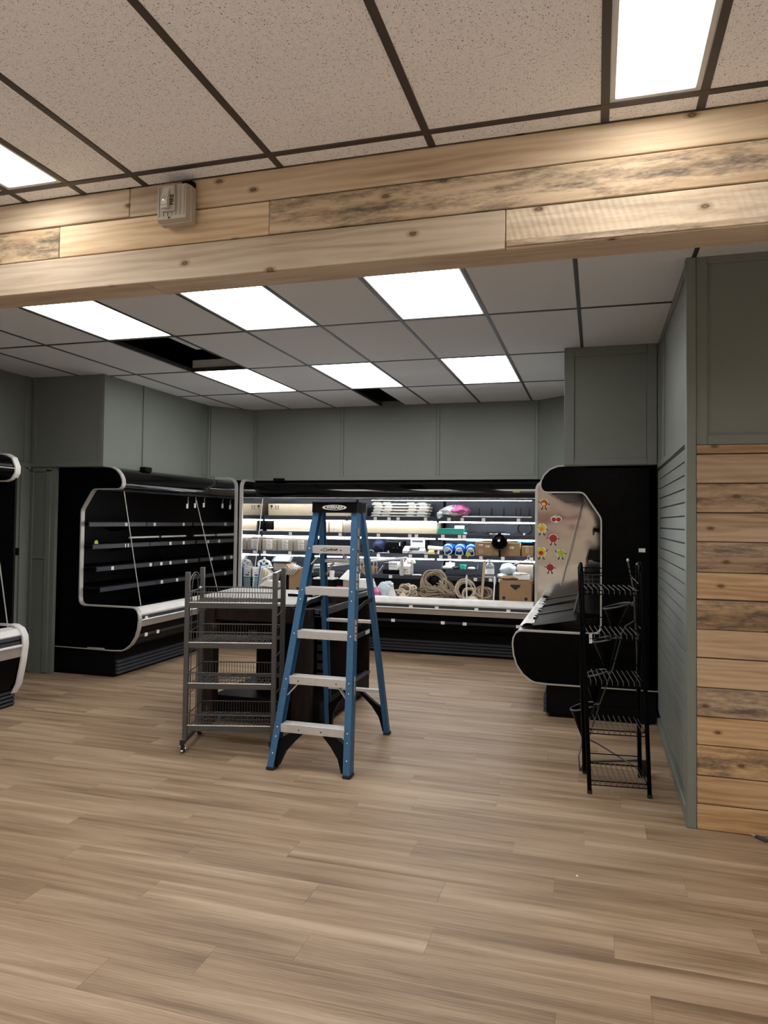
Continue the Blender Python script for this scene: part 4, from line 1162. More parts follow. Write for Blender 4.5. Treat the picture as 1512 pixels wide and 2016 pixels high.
xa, xb = at(688, 1110, 8.80).x, at(744, 1110, 8.80).x
for z in (SH[4] + .008, SH[4] + .08, at(700, 1101, 8.80).z): g.cyl((xa, 8.80, z), (xb, 8.80, z), .005, 6)
single('wire_basket', 'brass coloured wire basket side standing on fourth shelf behind the ladder', 'basket', g, M['tape'])
x0, x1 = at(712, 1125, 8.62).x, at(734, 1125, 8.62).x
carton('small plain tan carton on fourth shelf at the rear ladder rail', x0, x1, 8.625, 8.74, SH[4], at(720, 1115, 8.62).z, 'card', 'brown cartons', tape=False)
x0, x1 = at(703, 1150, 8.34).x, at(728, 1150, 8.34).x
carton('white carton in the tub just right of the ladder', x0, x1, 8.34, 8.52, DECK, at(712, 1141, 8.34).z, 'paper', None, tape=False)
o = at(733, 1150, 8.34)
single('plastic_sack', 'thin white plastic sack beside the white carton', 'bag', G().blob((0, 0, .11), (.035, .06, .11), 12, 10, .1, 44, .05), M['film'], None, (o.x, 8.40, DECK))
# receipt printer and handset on the fourth shelf
x0, x1 = at(752, 1115, 8.62).x, at(783, 1115, 8.62).x
t = thing('receipt_printer', 'white receipt printer with black base on fourth shelf', 'printer', ((x0 + x1) / 2, 8.72, SH[4]))
hw = (x1 - x0) / 2; h = at(770, 1106, 8.62).z - SH[4]
part('stand', G().box(-hw, hw, -.07, .09, 0, .06), M['black_soft'], t)
part('housing', G().box(-hw * .2, hw, -.09, .09, .06, h, .008), M['white'], t)
part('side_panel', G().box(-hw * .75, -hw * .22, -.085, .08, .062, h - .01, .006), M['rail'], t)
part('paper_strip', G().bar((-hw * .9, -.09, .115), (-hw * 1.6, -.11, .012), .05, .003), M['paper'], t)
part('seam', G().box(-hw * .1, hw * .9, -.091, -.0895, h * .6, h * .6 + .004).box(-hw * .1, hw * .9, -.091, -.0895, h * .78, h * .78 + .003), M['rail'], t)
x0, x1 = at(786, 1120, 8.60).x, at(811, 1120, 8.60).x
t = thing('desk_phone', 'ivory handset with keypad front on fourth shelf', 'phone', ((x0 + x1) / 2, 8.68, SH[4]))
hw = (x1 - x0) / 2
part('body', G().prism([(-.07, .012), (.09, .012), (.09, .16), (.0, .15), (-.07, .115)], lambda u, v, s: (s, u, v), -hw, hw * .7), M['offwhite'], t)
part('handset', G().tube([(-hw * .2, .02, .165), (hw * .4, 0, .17), (hw * 1.0, -.02, .20), (hw * 1.15, -.03, .15)], .024, 10), M['offwhite'], t)
for kx in range(3):
    for kz in range(2):
        part('key', G().box(-hw * .7 + kx * hw * .4, -hw * .7 + kx * hw * .4 + .02, -.073, -.069, .035 + .03 * kz, .048 + .03 * kz), M['card_grey'], t)
part('badge', G().box(-hw * .15, hw * .0, -.0735, -.07, .062, .08), M['ink'], t)
part('foot', G().box(-hw * .8, hw * .5, -.05, .08, 0, .012), M['rubber'], t)
for k in range(2):
    o0, o1 = at(770 + 12 * k, 1128, 8.6), at(822 + 10 * k, 1129, 8.6)
single('white_tube', 'short white tube lying on fourth shelf left of the rope heap', 'tube', G().cyl((at(812, 1128, 8.605).x, 8.605, SH[4] + .012), (at(830, 1128, 8.605).x, 8.605, SH[4] + .012), .011, 8), M['white'])
# wire shelf tray hanging with small parts
x0, x1 = at(869, 1121, 8.64).x, at(940, 1121, 8.64).x
zt_ = at(900, 1121.5, 8.64).z
t = thing('wire_tray', 'hanging black tray of small parts under third shelf', 'tray', ((x0 + x1) / 2, 8.74, zt_))
hw = (x1 - x0) / 2
part('tray_plate', G().box(-hw, hw, -.10, .12, -.006, 0).box(-hw, hw, -.104, -.10, -.008, .006), M['rail'], t)
for sx in (-1, 1):
    part('hanger', G().bar((sx * hw, -.095, 0), (sx * (hw - .005), .06, ZSH[3] - zt_ - .013), .008, .02), M['rail'], t)
zt_ += .0012
for px, sz, m, lb in ((884, (.055, .04, .04), 'paper', 'small white carton on the hanging tray'), (881, (.06, .035, .022), 'white', 'white oval clip on the hanging tray'), (912, (.045, .04, .052), 'teal', 'teal cup of bits on the hanging tray'), (898, (.05, .03, .02), 'ink', 'black cable bundle on the hanging tray'), (929, (.05, .03, .018), 'white', 'white plastic bits at right of the hanging tray')):
    o = at(px, 1117, 8.68)
    yy = 8.66 if px != 884 else 8.76
    if m == 'teal':
        single('small_cup', lb, 'cup', G().lathe([(.032, 0), (.042, .06), (.039, .06), (.03, .004)], (0, 0, 0), 14), M[m], None, (o.x, yy + .02, zt_))
    elif m == 'paper':
        single('small_box', lb, 'box', G().box(-sz[0], sz[0], -sz[1], sz[1], 0, .075, .004).box(-.01, .01, -.01, .01, .075, .09), M[m], None, (o.x, yy, zt_))
    else:
        single('small_part', lb, 'tool', G().blob((0, 0, sz[2]), sz, 12, 8, .12, int(px), .03), M[m], None, (o.x, yy, zt_))
# clear bottle
o = at(963, 1125, 8.62)
t = thing('clear_bottle', 'clear plastic flagon with label on fourth shelf', 'bottle', (o.x, 8.66, SH[4]))
part('bottle_body', G().lathe([(.052, .004), (.055, .015), (.055, .14), (.045, .165), (.026, .18), (.024, .20)], (0, 0, 0), 18), M['clear'], t)
part('cap', G().lathe([(.027, .198), (.027, .222), (.015, .226)], (0, 0, 0), 14), M['white'], t)
part('handle', G().tube([(-.022, 0, .205), (-.032, 0, .225), (0, 0, .24), (.032, 0, .225), (.022, 0, .205)], .006, 6), M['white'], t)
part('bottle_label', G().lathe([(.0558, .05), (.0558, .105)], (0, 0, 0), 18), M['paper'], t)
part('bottle_foot', G().lathe([(.056, 0), (.057, .018), (.054, .02)], (0, 0, 0), 18), M['white'], t)
# pale blue film bag and hanger and carton at the right of the fourth shelf
o = at(1000, 1118, 8.66)
t = thing('film_bag', 'pale blue plastic bag bulging on fourth shelf', 'bag', (o.x, 8.70, SH[4]))
part('bag_body', G().blob((0, 0, .105), (.105, .08, .075), 18, 12, .10, 17, .03), M['pale_blue'], t)
part('bag_tail', G().blob((-.06, -.04, .03), (.07, .06, .033), 14, 8, .15, 12, .06), M['film'], t)
part('bag_ring', G().cyl((.09, -.06, .06), (.10, -.075, .05), .03, 14), M['pale_blue'], t)
o = at(1042, 1105, 8.62)
t = thing('coat_hanger', 'white plastic coat hanger above the carton at far right of fourth shelf', 'hanger', (o.x - .02, 8.63, o.z))
part('arms', G().tube([(-.16, 0, -.045), (0, 0, .02), (.10, 0, -.04)], .006, 6), M['white'], t)
part('hook', G().tube([(0, 0, .02), (0, 0, .05), (.012, 0, .065), (.025, 0, .055)], .004, 6), M['white'], t)
x0, x1 = at(1018, 1125, 8.66).x, at(1051, 1125, 8.66).x - .01
carton('tan carton at right end of fourth shelf beneath the hanger', x0, x1, 8.665, 8.88, SH[4], at(1030, 1112, 8.66).z, 'card_grey', 'brown cartons', tape=False)
# banana style carton with hand holes
x0, x1 = at(983, 1170, 8.30).x, at(1050, 1170, 8.30).x - .02
zt_ = at(1010, 1143, 8.30).z
carton('large brown carton with dark hand holes at right of the tub', x0, x1, 8.30, 8.52, DECK, zt_, 'card', 'brown cartons', marks=[(.0, zt_ - DECK - .075, 'handle'), (-.13, .10, 'hole'), (.12, .095, 'hole')], tape=False)
o = at(1015, 1138, 8.36)
t = thing('crumpled_paper', 'torn brown and white papers on the carton with hand holes', 'paper', (o.x, 8.40, zt_ + .001))
part('brown_sheet', G().blob((-.07, -.02, .022), (.11, .07, .026), 14, 8, .2, 33, .08), M['card'], t)
part('white_box', G().box(-.03, .16, -.04, .07, .004, .062, .004), M['paper'], t)
part('white_sheet', G().blob((.05, 0, .07), (.09, .05, .018), 12, 7, .15, 35, .06), M['paper'], t)
# sticks and rods in the tub
o, o2 = at(947.5, 1182, 8.28), at(952, 1104, 8.32)
single('metal_rod', 'brown metal rail standing upright in the tub beside the clear flagon', 'rod', G().bar((o.x, 8.28, DECK), (o2.x, 8.40, o2.z), .03, .012, (0, 1, 0)), M['tape'])
o, o2 = at(971, 1182, 8.28), at(973, 1137, 8.30)
single('white_brush', 'white handled brush standing upright beside the brown carton', 'brush', G().cyl((o.x, 8.28, DECK), (o2.x, 8.34, o2.z - .07), .009, 8).blob((o2.x, 8.345, o2.z - .04), (.016, .014, .055), 10, 8), M['white'])
o, o2 = at(920, 1178, 8.26), at(919, 1131, 8.28)
single('tied_stick', 'pale stick with pointed top standing before the smaller coil', 'stick', G().cyl((o.x, 8.22, DECK), (o2.x, 8.27, o2.z - .09), .010, 8).blob((o2.x, 8.275, o2.z - .06), (.015, .013, .06), 10, 8), M['offwhite'])
# bags and bottles at the left of the rope heap
o = at(757, 1160, 8.34)
t = thing('film_bag', 'pale blue film bag left of the rope heap', 'bag', (o.x, 8.38, DECK))
part('bag_body', G().blob((0, 0, .11), (.115, .09, .11), 18, 12, .14, 51, .06), M['pale_blue'], t)
part('bag_peak', G().blob((.04, 0, .20), (.06, .04, .035), 12, 8, .2, 52, .08), M['pale_blue'], t)
o = at(739, 1165, 8.26)
single('pink_bottle', 'pink plastic bottle in the tub just right of the ladder', 'bottle', G().lathe([(.05, 0), (.055, .015), (.055, .12), (.03, .15), (.022, .17)], (0, 0, 0), 16), M['pink'], None, (o.x, 8.25, DECK))
o = at(772, 1160, 8.22)
t = thing('spray_bottle', 'white spray bottle standing before the rope heap', 'bottle', (o.x, 8.22, DECK))
part('bottle_body', G().lathe([(.045, 0), (.05, .01), (.05, .09), (.035, .13), (.018, .17), (.016, .20)], (0, 0, 0), 16), M['white'], t)
part('nozzle', G().box(-.012, .012, -.05, .02, .198, .225, .005), M['white'], t)
part('trigger', G().bar((0, -.03, .198), (0, -.045, .16), .01, .008), M['white'], t)


def coil(g, c, R, turns, r, tilt, seed, width, squash=1.0):
    """a hank of rope: wobbling loops about an axis"""
    rnd = random.Random(seed); m = Matrix.Translation(Vector(c)) @ tilt.to_4x4()
    old = g.m; g.m = m; pts = []
    for k in range(turns):
        rr = R * rnd.uniform(.68, 1.1); off = width * (k / max(1, turns - 1) - .5) + rnd.uniform(-.01, .01); ph = rnd.uniform(0, 6.28); e = rnd.uniform(.03, .10)
        tx, ty = rnd.gauss(0, .22), rnd.gauss(0, .22)
        for q in range(16):
            a = 2 * PI * q / 16
            wob = 1 + e * math.sin(2 * a + ph) + rnd.uniform(-.02, .02)
            pts.append((rr * wob * math.cos(a), rr * squash * wob * math.sin(a), off + .014 * math.sin(3 * a + ph) + rr * (tx * math.cos(a) + ty * math.sin(a))))
    g.tube(pts, r, 5); g.m = old


Rx = lambda a: Matrix.Rotation(a, 3, 'X')
Ry = lambda a: Matrix.Rotation(a, 3, 'Y')
# big rope heap
o = at(855, 1150, 8.34)
t = thing('rope_heap', 'big heap of coiled hemp rope in the middle of the tub', 'rope', (o.x - .015, 8.43, DECK))
g = G(); coil(g, (.03, 0, .085), .205, 30, .0085, Rx(.12), 3, .10, .55); part('lower_coil', g, M['rope'], t)
g = G(); coil(g, (-.02, .01, .225), .135, 26, .0085, Rx(1.0) @ Ry(.3), 5, .13, 1.0); part('upper_coil', g, M['rope'], t, None, None, 'upright coil on top')
g = G(); coil(g, (.14, -.02, .15), .12, 18, .008, Ry(.9), 8, .10); part('side_coil', g, M['rope'], t)
part('dark_centre', G().blob((.0, .02, .235), (.085, .06, .08), 16, 10, .06, 61), M['black_soft'], t, None, None, 'dark centre of the coil')  # black lump filling the middle of the coil
part('loose_end', G().tube([(.12, -.12, .03), (.22, -.16, .025), (.30, -.17, .02), (.36, -.19, .012)], .008, 6), M['rope_pale'], t)
o = at(800, 1158, 8.32)
t = thing('rope_heap', 'smaller pale rope hank with yellow tag left of the big heap', 'rope', (o.x, 8.36, DECK))
g = G(); coil(g, (0, 0, .085), .125, 22, .009, Rx(.25), 12, .11, .7); part('lower_coil', g, M['rope_pale'], t)
g = G(); coil(g, (.0, -.02, .12), .085, 9, .009, Rx(1.2) @ Ry(-.3), 14, .09); part('upper_coil', g, M['rope_pale'], t)
part('yellow_tag', G().bar((-.045, -.125, .055), (.0, -.135, .11), .06, .002, (0, 1, 0)), M['card_pale'], t, None, None, 'pale yellow paper tag')
o = at(925, 1158, 8.34)
t = thing('hose_coil', 'open coil of pale hose right of the big rope heap', 'hose', (o.x, 8.40, DECK))
g = G(); coil(g, (-.06, 0, .16), .125, 5, .008, Rx(1.35) @ Ry(.2), 21, .06); part('big_loops', g, M['rope_pale'], t)
g = G(); coil(g, (-.015, -.03, .115), .075, 7, .009, Rx(1.3), 22, .05); part('inner_loops', g, M['rope_pale'], t)
g = G(); coil(g, (.14, .0, .11), .10, 18, .008, Rx(.9) @ Ry(.6), 23, .10, .9); part('outer_loops', g, M['rope'], t)
part('card_sleeve', G().blob((.03, -.06, .05), (.10, .05, .05), 14, 8, .06, 24), M['offwhite'], t)
o = at(955, 1178, 8.22)
single('white_ball', 'small white ball in the tub at foot of the brown rail', 'ball', G().blob((0, 0, .04), (.05, .04, .04), 14, 9), M['offwhite'], None, (o.x, 8.22, DECK))
a, b = at(872, 1172, 8.2), at(912, 1178, 8.15)
single('white_tube', 'thin white stick lying on the tub edge before the rope heap', 'stick', G().cyl((a.x, 8.24, DECK + .05), (b.x, 8.20, DECK + .028), .007, 8), M['white'])

# ------------------------------------------------------------------ step ladder
LC = -1.715
t = thing('step_ladder', 'blue fibreglass step ladder with metal treads standing open on the floor', 'ladder', (LC, 4.2, 0))
HT = 1.632


def fr(z, side):      # front rail centre at height z; side -1 / +1
    k = z / HT
    return Vector((side * (.255 - .115 * k), .02 + .43 * k, z))


def rr_(z, side):
    k = z / HT
    return Vector((side * (.232 - .085 * k), .955 - .41 * k, z))


def channel(p0, p1, side, w_, d, flange_y):
    """C rail: flange facing the user and a web on the outside"""
    g = G()
    off = Vector((side * (w_ / 2 - .003), 0, 0))
    ax = (p1 - p0).normalized()
    fy = Vector((0, flange_y, 0))
    g.bar(p0 - fy * d / 2, p1 - fy * d / 2, w_, .006, (0, 1, 0))
    g.bar(p0 + off, p1 + off, .006, d, (0, 1, 0))
    g.bar(p0 + fy * d / 2, p1 + fy * d / 2, w_ * .8, .006, (0, 1, 0))
    return g


for sd in (-1, 1):
    part('front_rail', channel(fr(.012, sd), fr(HT, sd), sd, .044, .075, 1), M['blue'], t)
    part('rear_rail', channel(rr_(.012, sd), rr_(HT, sd), sd, .038, .045, -1), M['blue'], t)
    f0, r0 = fr(0, sd), rr_(0, sd)
    part('foot', G().box(f0.x - .026, f0.x + .026, f0.y - .042, f0.y + .042, 0, .022, .004), M['rubber'], t)
    part('foot', G().box(r0.x - .024, r0.x + .024, r0.y - .03, r0.y + .03, 0, .02, .004), M['rubber'], t)
steps = [.275, .565, .85, 1.13, 1.405]
for z in steps:
    a, b = fr(z, -1), fr(z, 1)
    x = b.x - .020
    st = part('step', G().box(-x, x, a.y - .040, a.y + .048, z - .003, z + .0, .001).box(-x, x, a.y - .043, a.y - .039, z - .050, z + .001, .001).box(-x, x, a.y + .045, a.y + .048, z - .03, z, .001), M['alu'], t)
    for q in (-.028, -.014, 0, .014, .028):
        part('tread_ridge', G().box(-x + .004, x - .004, a.y + q - .003, a.y + q + .003, z, z + .002), M['alu'], st)
    for sd in (-1, 1):
        p = fr(z - .02, sd)
        part('rivet', G().blob((p.x, p.y - .042, p.z), (.006, .004, .006), 8, 5), M['chrome'], t)
for z in (.10, .20, .485, 1.05):
    for sd in (-1, 1):
        p = fr(z, sd)
        part('rivet', G().blob((p.x, p.y - .042, p.z), (.006, .004, .006), 8, 5), M['chrome'], t)
for z, xs in ((steps[0], (-.09, .06)), (steps[1], (-.13, .13)), (steps[4], (-.07, .07))):
    for x in xs:
        part('screw', G().cyl((x, fr(z, 1).y - .0445, z - .028), (x, fr(z, 1).y - .047, z - .028), .005, 8), M['rail'], t)
y = fr(steps[4], 1).y - .0436
zc_ = steps[4] - .025
sm = part('step_marking', G().box(-.058, -.03, y - .0012, y, zc_ - .010, zc_ - .007).box(-.058, -.03, y - .0012, y, zc_ + .007, zc_ + .010).box(-.058, -.055, y - .0012, y, zc_ - .007, zc_ + .007).box(-.033, -.03, y - .0012, y, zc_ - .007, zc_ + .007), M['ink'], t, None, None, 'worn dark print on top step', 'stuff')
for k in range(6):
    part('print_block', G().box(-.025 + .012 * k, -.016 + .012 * k, y - .0012, y, zc_ - .006 + .002 * (k % 2), zc_ + .004 + .003 * (k % 3)), M['rail'], sm)
for z, dz in ((steps[1] - .045, .075), (steps[4] - .045, .08)):
    for sd in (-1, 1):
        p = fr(z - dz, sd); q = fr(z, sd)
        part('knee_brace', G().bar((p.x - sd * .02, p.y - .01, p.z), (q.x - sd * .085, q.y - .01, q.z + .005), .022, .006), M['alu'], t)
# black arched corner braces
for sd in (-1, 1):
    arc_o = [(.0, .015), (-.006, .12), (-.02, .19), (-.05, .25), (-.115, .225 + .0)]
    p0 = fr(.02, sd)
    outer = [(p0.x - sd * .006, .02), (fr(.235, sd).x - sd * .006, .235), (fr(.235, sd).x - sd * .135, .235)]
    inner = [(fr(.235, sd).x - sd * .185, .235 - .0), (fr(.18, sd).x - sd * .115, .165), (fr(.12, sd).x - sd * .065, .10), (p0.x - sd * .040, .02)]
    n1 = fr(.03, sd); poly = [(p0.x - sd * .006, .02), (fr(.17, sd).x - sd * .006, .17), (fr(.225, sd).x - sd * .09, .225), (fr(.225, sd).x - sd * .175, .225)] + inner[1:]
    g = G().prism(poly, lambda u, v, s: (u, fr(v, 1).y - .02 + s, v), 0, .05)
    part('corner_brace', g, M['black_soft'], t)
    poly = [(rr_(.02, sd).x - sd * .004, .02), (rr_(.24, sd).x - sd * .004, .20), (rr_(.24, sd).x - sd * .06, .24), (rr_(.30, sd).x - sd * .17, .335), (rr_(.30, sd).x - sd * .20, .335), (rr_(.2, sd).x - sd * .09, .215), (rr_(.12, sd).x - sd * .045, .13), (rr_(.02, sd).x - sd * .028, .02)]
    g = G().prism(poly, lambda u, v, s: (u, rr_(v, 1).y - .015 + s, v), 0, .035)
    part('corner_brace', g, M['black_soft'], t)
for z in (.345, .865, 1.30):
    a, b = rr_(z, -1), rr_(z, 1)
    part('rear_bar', G().box(a.x + .015, b.x - .015, a.y - .018, a.y + .018, z - .022, z + .0, .002), M['alu'], t)
for sd in (-1, 1):
    a, b = rr_(1.29, sd), rr_(1.19, sd)
    part('knee_brace', G().bar((b.x - sd * .02, b.y, b.z), (a.x - sd * .085, a.y, a.z), .02, .006), M['alu'], t)
# spreaders
for sd in (-1, 1):
    a, b = fr(.985, sd), rr_(1.02, sd)
    m_ = (a + b) / 2 + Vector((0, 0, .012))
    part('spreader', G().bar(a + Vector((sd * .012, .03, 0)), m_ + Vector((sd * .012, 0, 0)), .006, .026).bar(m_ + Vector((sd * .006, 0, 0)), b + Vector((sd * .012, -.02, 0)), .006, .026), M['rubber'], t)
# top cap
ct = fr(HT, 1).y
g = G().prism([(ct - .055, 1.632), (ct + .145, 1.632), (ct + .15, 1.66), (ct + .148, 1.704), (ct - .05, 1.704)], lambda u, v, s: (s, u, v), -.162, .162)
cap = part('top_cap', g, M['black_soft'], t, None, None, 'black moulded ladder top')
part('top_lip', G().box(-.165, .165, ct - .058, ct + .152, 1.694, 1.706, .004), M['black_soft'], t)
for x, z in ((0, 0), (0, .022), (0, .044), (.03, .011), (.03, .033), (.06, .0), (.06, .022), (.06, .044), (.09, .011), (.09, .033)):
    part('cap_hole', G().cyl((.1615, ct + z * 0 + x, 1.642 + z), (.1635, ct + x, 1.642 + z), .006, 8), M['ink'], cap)
cyf = ct - .0525
ov = lambda a, b: [(a * math.cos(2 * PI * k / 36), 1.667 + b * math.sin(2 * PI * k / 36)) for k in range(36)]
part('logo_oval', G().prism(ov(.088, .0185), lambda u, v, s: (u, s + (v - 1.632) * .07 - .0535 + ct - .0005, v), -.0012, .003), M['paper'], cap, None, None, 'white oval')
part('logo_field', G().prism(ov(.070, .0145), lambda u, v, s: (u, s + (v - 1.632) * .07 - .0535 + ct - .0005, v), -.0022, .003), M['ink'], cap)
text('logo_lettering', 'WERNER', .030, M['paper'], cap, (0, ct - .0540 - .0015, 1.667), (PI / 2 - .07, 0, 0), shear=.3, bold=.0009)
# stickers on the right-hand rail web
for z0, z1, m in ((1.29, 1.53, 'card_grey'), (1.12, 1.275, 'film'), (.80, .93, 'card_pale')):
    a, b = fr(z0, 1), fr(z1, 1)
    st = part('warning_sticker', G().bar(a + Vector((.0225, -.005, 0)), b + Vector((.0225, -.005, 0)), .0015, .036, (0, 1, 0)), M[m], t, None, None, 'printed warning sticker')
    for k in range(5):
        q = a.lerp(b, .12 + .19 * k); q2 = a.lerp(b, .2 + .19 * k)
        part('print_block', G().bar(q + Vector((.0235, -.005, 0)), q2 + Vector((.0235, -.005, 0)), .001, .024, (0, 1, 0)), M['ink' if k % 2 else 'tape'], st)
q = fr(.53, 1)
ang = math.atan2(.43, HT)
text('rail_lettering', 'WERNER', .030, M['paper'], t, (q.x + .0225 + .004, q.y - .002, q.z), (PI / 2 - 0, -PI / 2 - 0, PI / 2), ext=.0003)

# ------------------------------------------------------------------ wheeled wire shelf cart
t = thing('wire_shelf_cart', 'gunmetal wheeled cart of four wire shelves left of the ladder', 'cart', (-2.69, 4.36, 0), .27)
CW, CDp, CH = .60, .37, 1.213
for x in (0, CW):
    for y in (0, CDp):
        part('post', G().box(x - .015, x + .017, y - .015, y + .015, .075, CH if y == 0 else CH + .01, .002), M['gun'], t)
    part('side_rail', G().box(x - .014, x + .014, -.06, CDp + .02, .055, .085, .003), M['gun'], t)
    part('end_plug', G().box(x - .016, x + .016, -.068, -.058, .053, .087, .003), M['rubber'], t)
    for y in (-.035, CDp):
        c = part('caster', G().cyl((x - .011, y, .026), (x + .011, y, .026), .026, 18), M['rubber'], t)
        part('caster_fork', G().box(x - .017, x - .013, y - .012, y + .014, .02, .056).box(x + .013, x + .017, y - .012, y + .014, .02, .056).cyl((x - .02, y, .026), (x + .02, y, .026), .006, 8), M['chrome'], c)
        if y < 0: part('brake_pedal', G().box(x - .012, x + .012, y - .045, y - .02, .012, .022, .003), M['chrome'], c)
    # looped side wires
    for y0, y1, zt_ in ((.04, .33, 1.20), (.11, .26, 1.185)):
        pts = [(x, y0, .10), (x, y0, zt_ - .10)] + [(x, (y0 + y1) / 2 - (y1 - y0) / 2 * math.cos(a), zt_ - .10 + .10 * math.sin(a)) for a in [PI * k / 8 for k in range(9)]] + [(x, y1, .10)]
        part('side_wire', G().tube(pts, .0035, 6), M['gun'], t)
    for z in (.62, .90, .36):
        part('side_crossbar', G().cyl((x, 0, z), (x, CDp, z + .02), .003, 6), M['gun'], t)
for zf in (.990, .718, .441, .156):
    sh = part('wire_shelf', G().box(.017, CW - .015, -.012, .012, zf - .022, zf + .012, .002).box(.017, CW - .015, CDp - .01, CDp + .01, zf - .018, zf + .008, .002), M['gun'], t)
    part('rim_wire', G().tube([(.016, -.014, zf + .088), (CW - .014, -.014, zf + .088), (CW - .014, CDp, zf + .088), (.016, CDp, zf + .088)], .004, 6, True), M['gun'], sh)
    part('edge_wire', G().tube([(.016, -.010, zf + .016), (CW - .014, -.010, zf + .016)], .004, 6), M['alu'], sh)
    g = G(); n = 28
    for k in range(n):
        x = .03 + (CW - .06) * k / (n - 1)
        g.tube([(x, -.014, zf + .088), (x, -.012, zf + .014), (x, CDp, zf + .014), (x, CDp, zf + .088)], .0019, 4)
    part('basket_wires', g, M['gun'], sh, kind='stuff')
    g = G()
    for k in range(13):
        x = .03 + (CW - .06) * k / 12
        g.tube([(x, .0, zf + .010), (min(x + .05, CW - .02), CDp, zf + .010)], .002, 4)
    for y in (.09, .18, .27): g.cyl((.018, y, zf + .008), (CW - .016, y, zf + .008), .003, 5)
    part('deck_wires', g, M['gun'], sh, kind='stuff')
part('latch_knob', G().blob((.0, CDp - .05, 1.075), (.012, .012, .012), 8, 6), M['alu'], t)

# ------------------------------------------------------------------ display table
t = thing('display_table', 'dark walnut and black display table with grey top behind cart and ladder', 'table', (-2.565, 5.64, 0))
ox, oy = 2.565, -5.64
Bx = lambda x0, x1, y0, y1, z0, z1, ch=.003: G().box(x0 + ox, x1 + ox, y0 + oy, y1 + oy, z0, z1, ch)
part('base_platform', Bx(-2.88, -1.985, 5.06, 6.29, .05, .205), M['black_soft'], t)
part('plinth', Bx(-2.84, -2.03, 5.10, 6.25, 0, .05), M['rubber'], t)
part('base_edge', Bx(-2.02, -1.978, 5.5, 6.295, .19, .215), M['rail'], t)
for x0, x1, y0, y1 in ((-2.968, -2.834, 4.97, 5.06), (-2.175, -2.035, 4.97, 5.06), (-2.968, -2.834, 6.20, 6.29)):
    part('post', Bx(x0, x1, y0, y1, .012, .915), M['wood_dark'], t)
    part('post_foot', G().cyl(((x0 + x1) / 2 + ox, (y0 + y1) / 2 + oy, 0), ((x0 + x1) / 2 + ox, (y0 + y1) / 2 + oy, .012), .062, 18), M['rubber'], t)
part('centre_cabinet', Bx(-2.69, -2.30, 5.42, 6.1, .205, .90), M['black_soft'], t)
part('apron', Bx(-2.96, -2.04, 5.0, 5.03, .80, .915), M['wood_dark'], t)
g = G().prism([(-3.10 + ox, 5.0 + oy), (-2.18 + ox, 5.0 + oy), (-2.23 + ox, 6.05 + oy), (-3.24 + ox, 6.05 + oy)], lambda u, v, s: (u, v, s), .925, .942)
part('grey_top', g, M['grey_board'], t, None, None, 'scuffed pale grey top')
part('top_frame', Bx(-3.09, -2.19, 5.01, 6.04, .905, .925), M['black_soft'], t)
part('end_panel', Bx(-2.26, -1.985, 5.785, 5.81, .205, .925), M['wood_dark'], t, None, None, 'dark walnut upright panel')
part('end_panel', Bx(-2.26, -1.985, 6.27, 6.295, .205, .925), M['wood_dark'], t)
part('end_back', Bx(-2.27, -2.25, 5.81, 6.27, .205, .925), M['black_soft'], t)
for z in (.585,):
    part('end_shelf', Bx(-2.25, -1.99, 5.81, 6.27, z - .02, z), M['black_soft'], t)
    part('tag_rail', Bx(-1.995, -1.98, 5.79, 6.29, z - .03, z + .008, .002), M['rail'], t)
    part('price_tag', Bx(-1.98, -1.977, 6.15, 6.26, z - .026, z + .004, 0), M['paper'], t)
part('end_top', Bx(-2.26, -1.98, 5.78, 6.295, .925, .945), M['grey_board'], t)
part('tag_rail', Bx(-1.985, -1.972, 5.79, 6.29, .905, .943, .002), M['rail'], t)
part('price_tag', Bx(-1.972, -1.969, 6.16, 6.27, .909, .94, 0), M['paper'], t)
part('side_tray', Bx(-2.22, -1.99, 5.06, 5.75, .855, .875), M['black_soft'], t)
part('side_tray_rim', Bx(-2.0, -1.985, 5.06, 5.76, .85, .905).box(-2.22 + ox, -1.99 + ox, 5.06 + oy, 5.072 + oy, .85, .905), M['rail'], t)
for x0, x1, y in ((-2.83, -2.70, 5.9), (-2.02 - .11, -2.02, 5.42)):
    pass
for k in range(5):
    z = .30 + .075 * k
    g = G()
    for i in range(8):
        g.box(-2.16 + ox + .014 * i, -2.152 + ox + .014 * i, 5.44 + oy, 5.446 + oy, z, z + .05)
    part('vent_grille', g, M['rail'], t, kind='stuff')
part('vent_cabinet', Bx(-2.17, -2.045, 5.43, 5.44, .66, .85), M['black_soft'], t)
# things on the table
a = at(612, 1169, 5.70)
t2 = thing('paper_tray', 'white papers in a shallow black tray on the grey table top', 'tray', (-2.36, 5.62, .9435))
part('tray', G().box(-.10, .12, -.10, .12, 0, .006).box(-.10, .12, -.10, -.094, .006, .022).box(-.10, .12, .114, .12, .006, .022), M['black_soft'], t2)
part('paper', G().box(-.085, .10, -.085, .10, .006, .012), M['paper'], t2)
x0, x1 = at(700, 1165, 5.85).x, at(728, 1165, 6.2).x
single('black_board', 'thin black board lying on the end shelf of the display table', 'board', G().box(-2.22, -1.99, 5.9, 6.27, .9465, .962, .004), M['black_soft'])

# ------------------------------------------------------------------ black folding wire rack by the slat wall
t = thing('wire_rack', 'tall black tubular rack of five wire shelves beside the slat wall', 'rack', (-.03, 4.41, 0), .10)
RW, RD = .335, .34
lean = -.055 / 1.35


def rp(x, y, z): return Vector((x + lean * z, y, z))


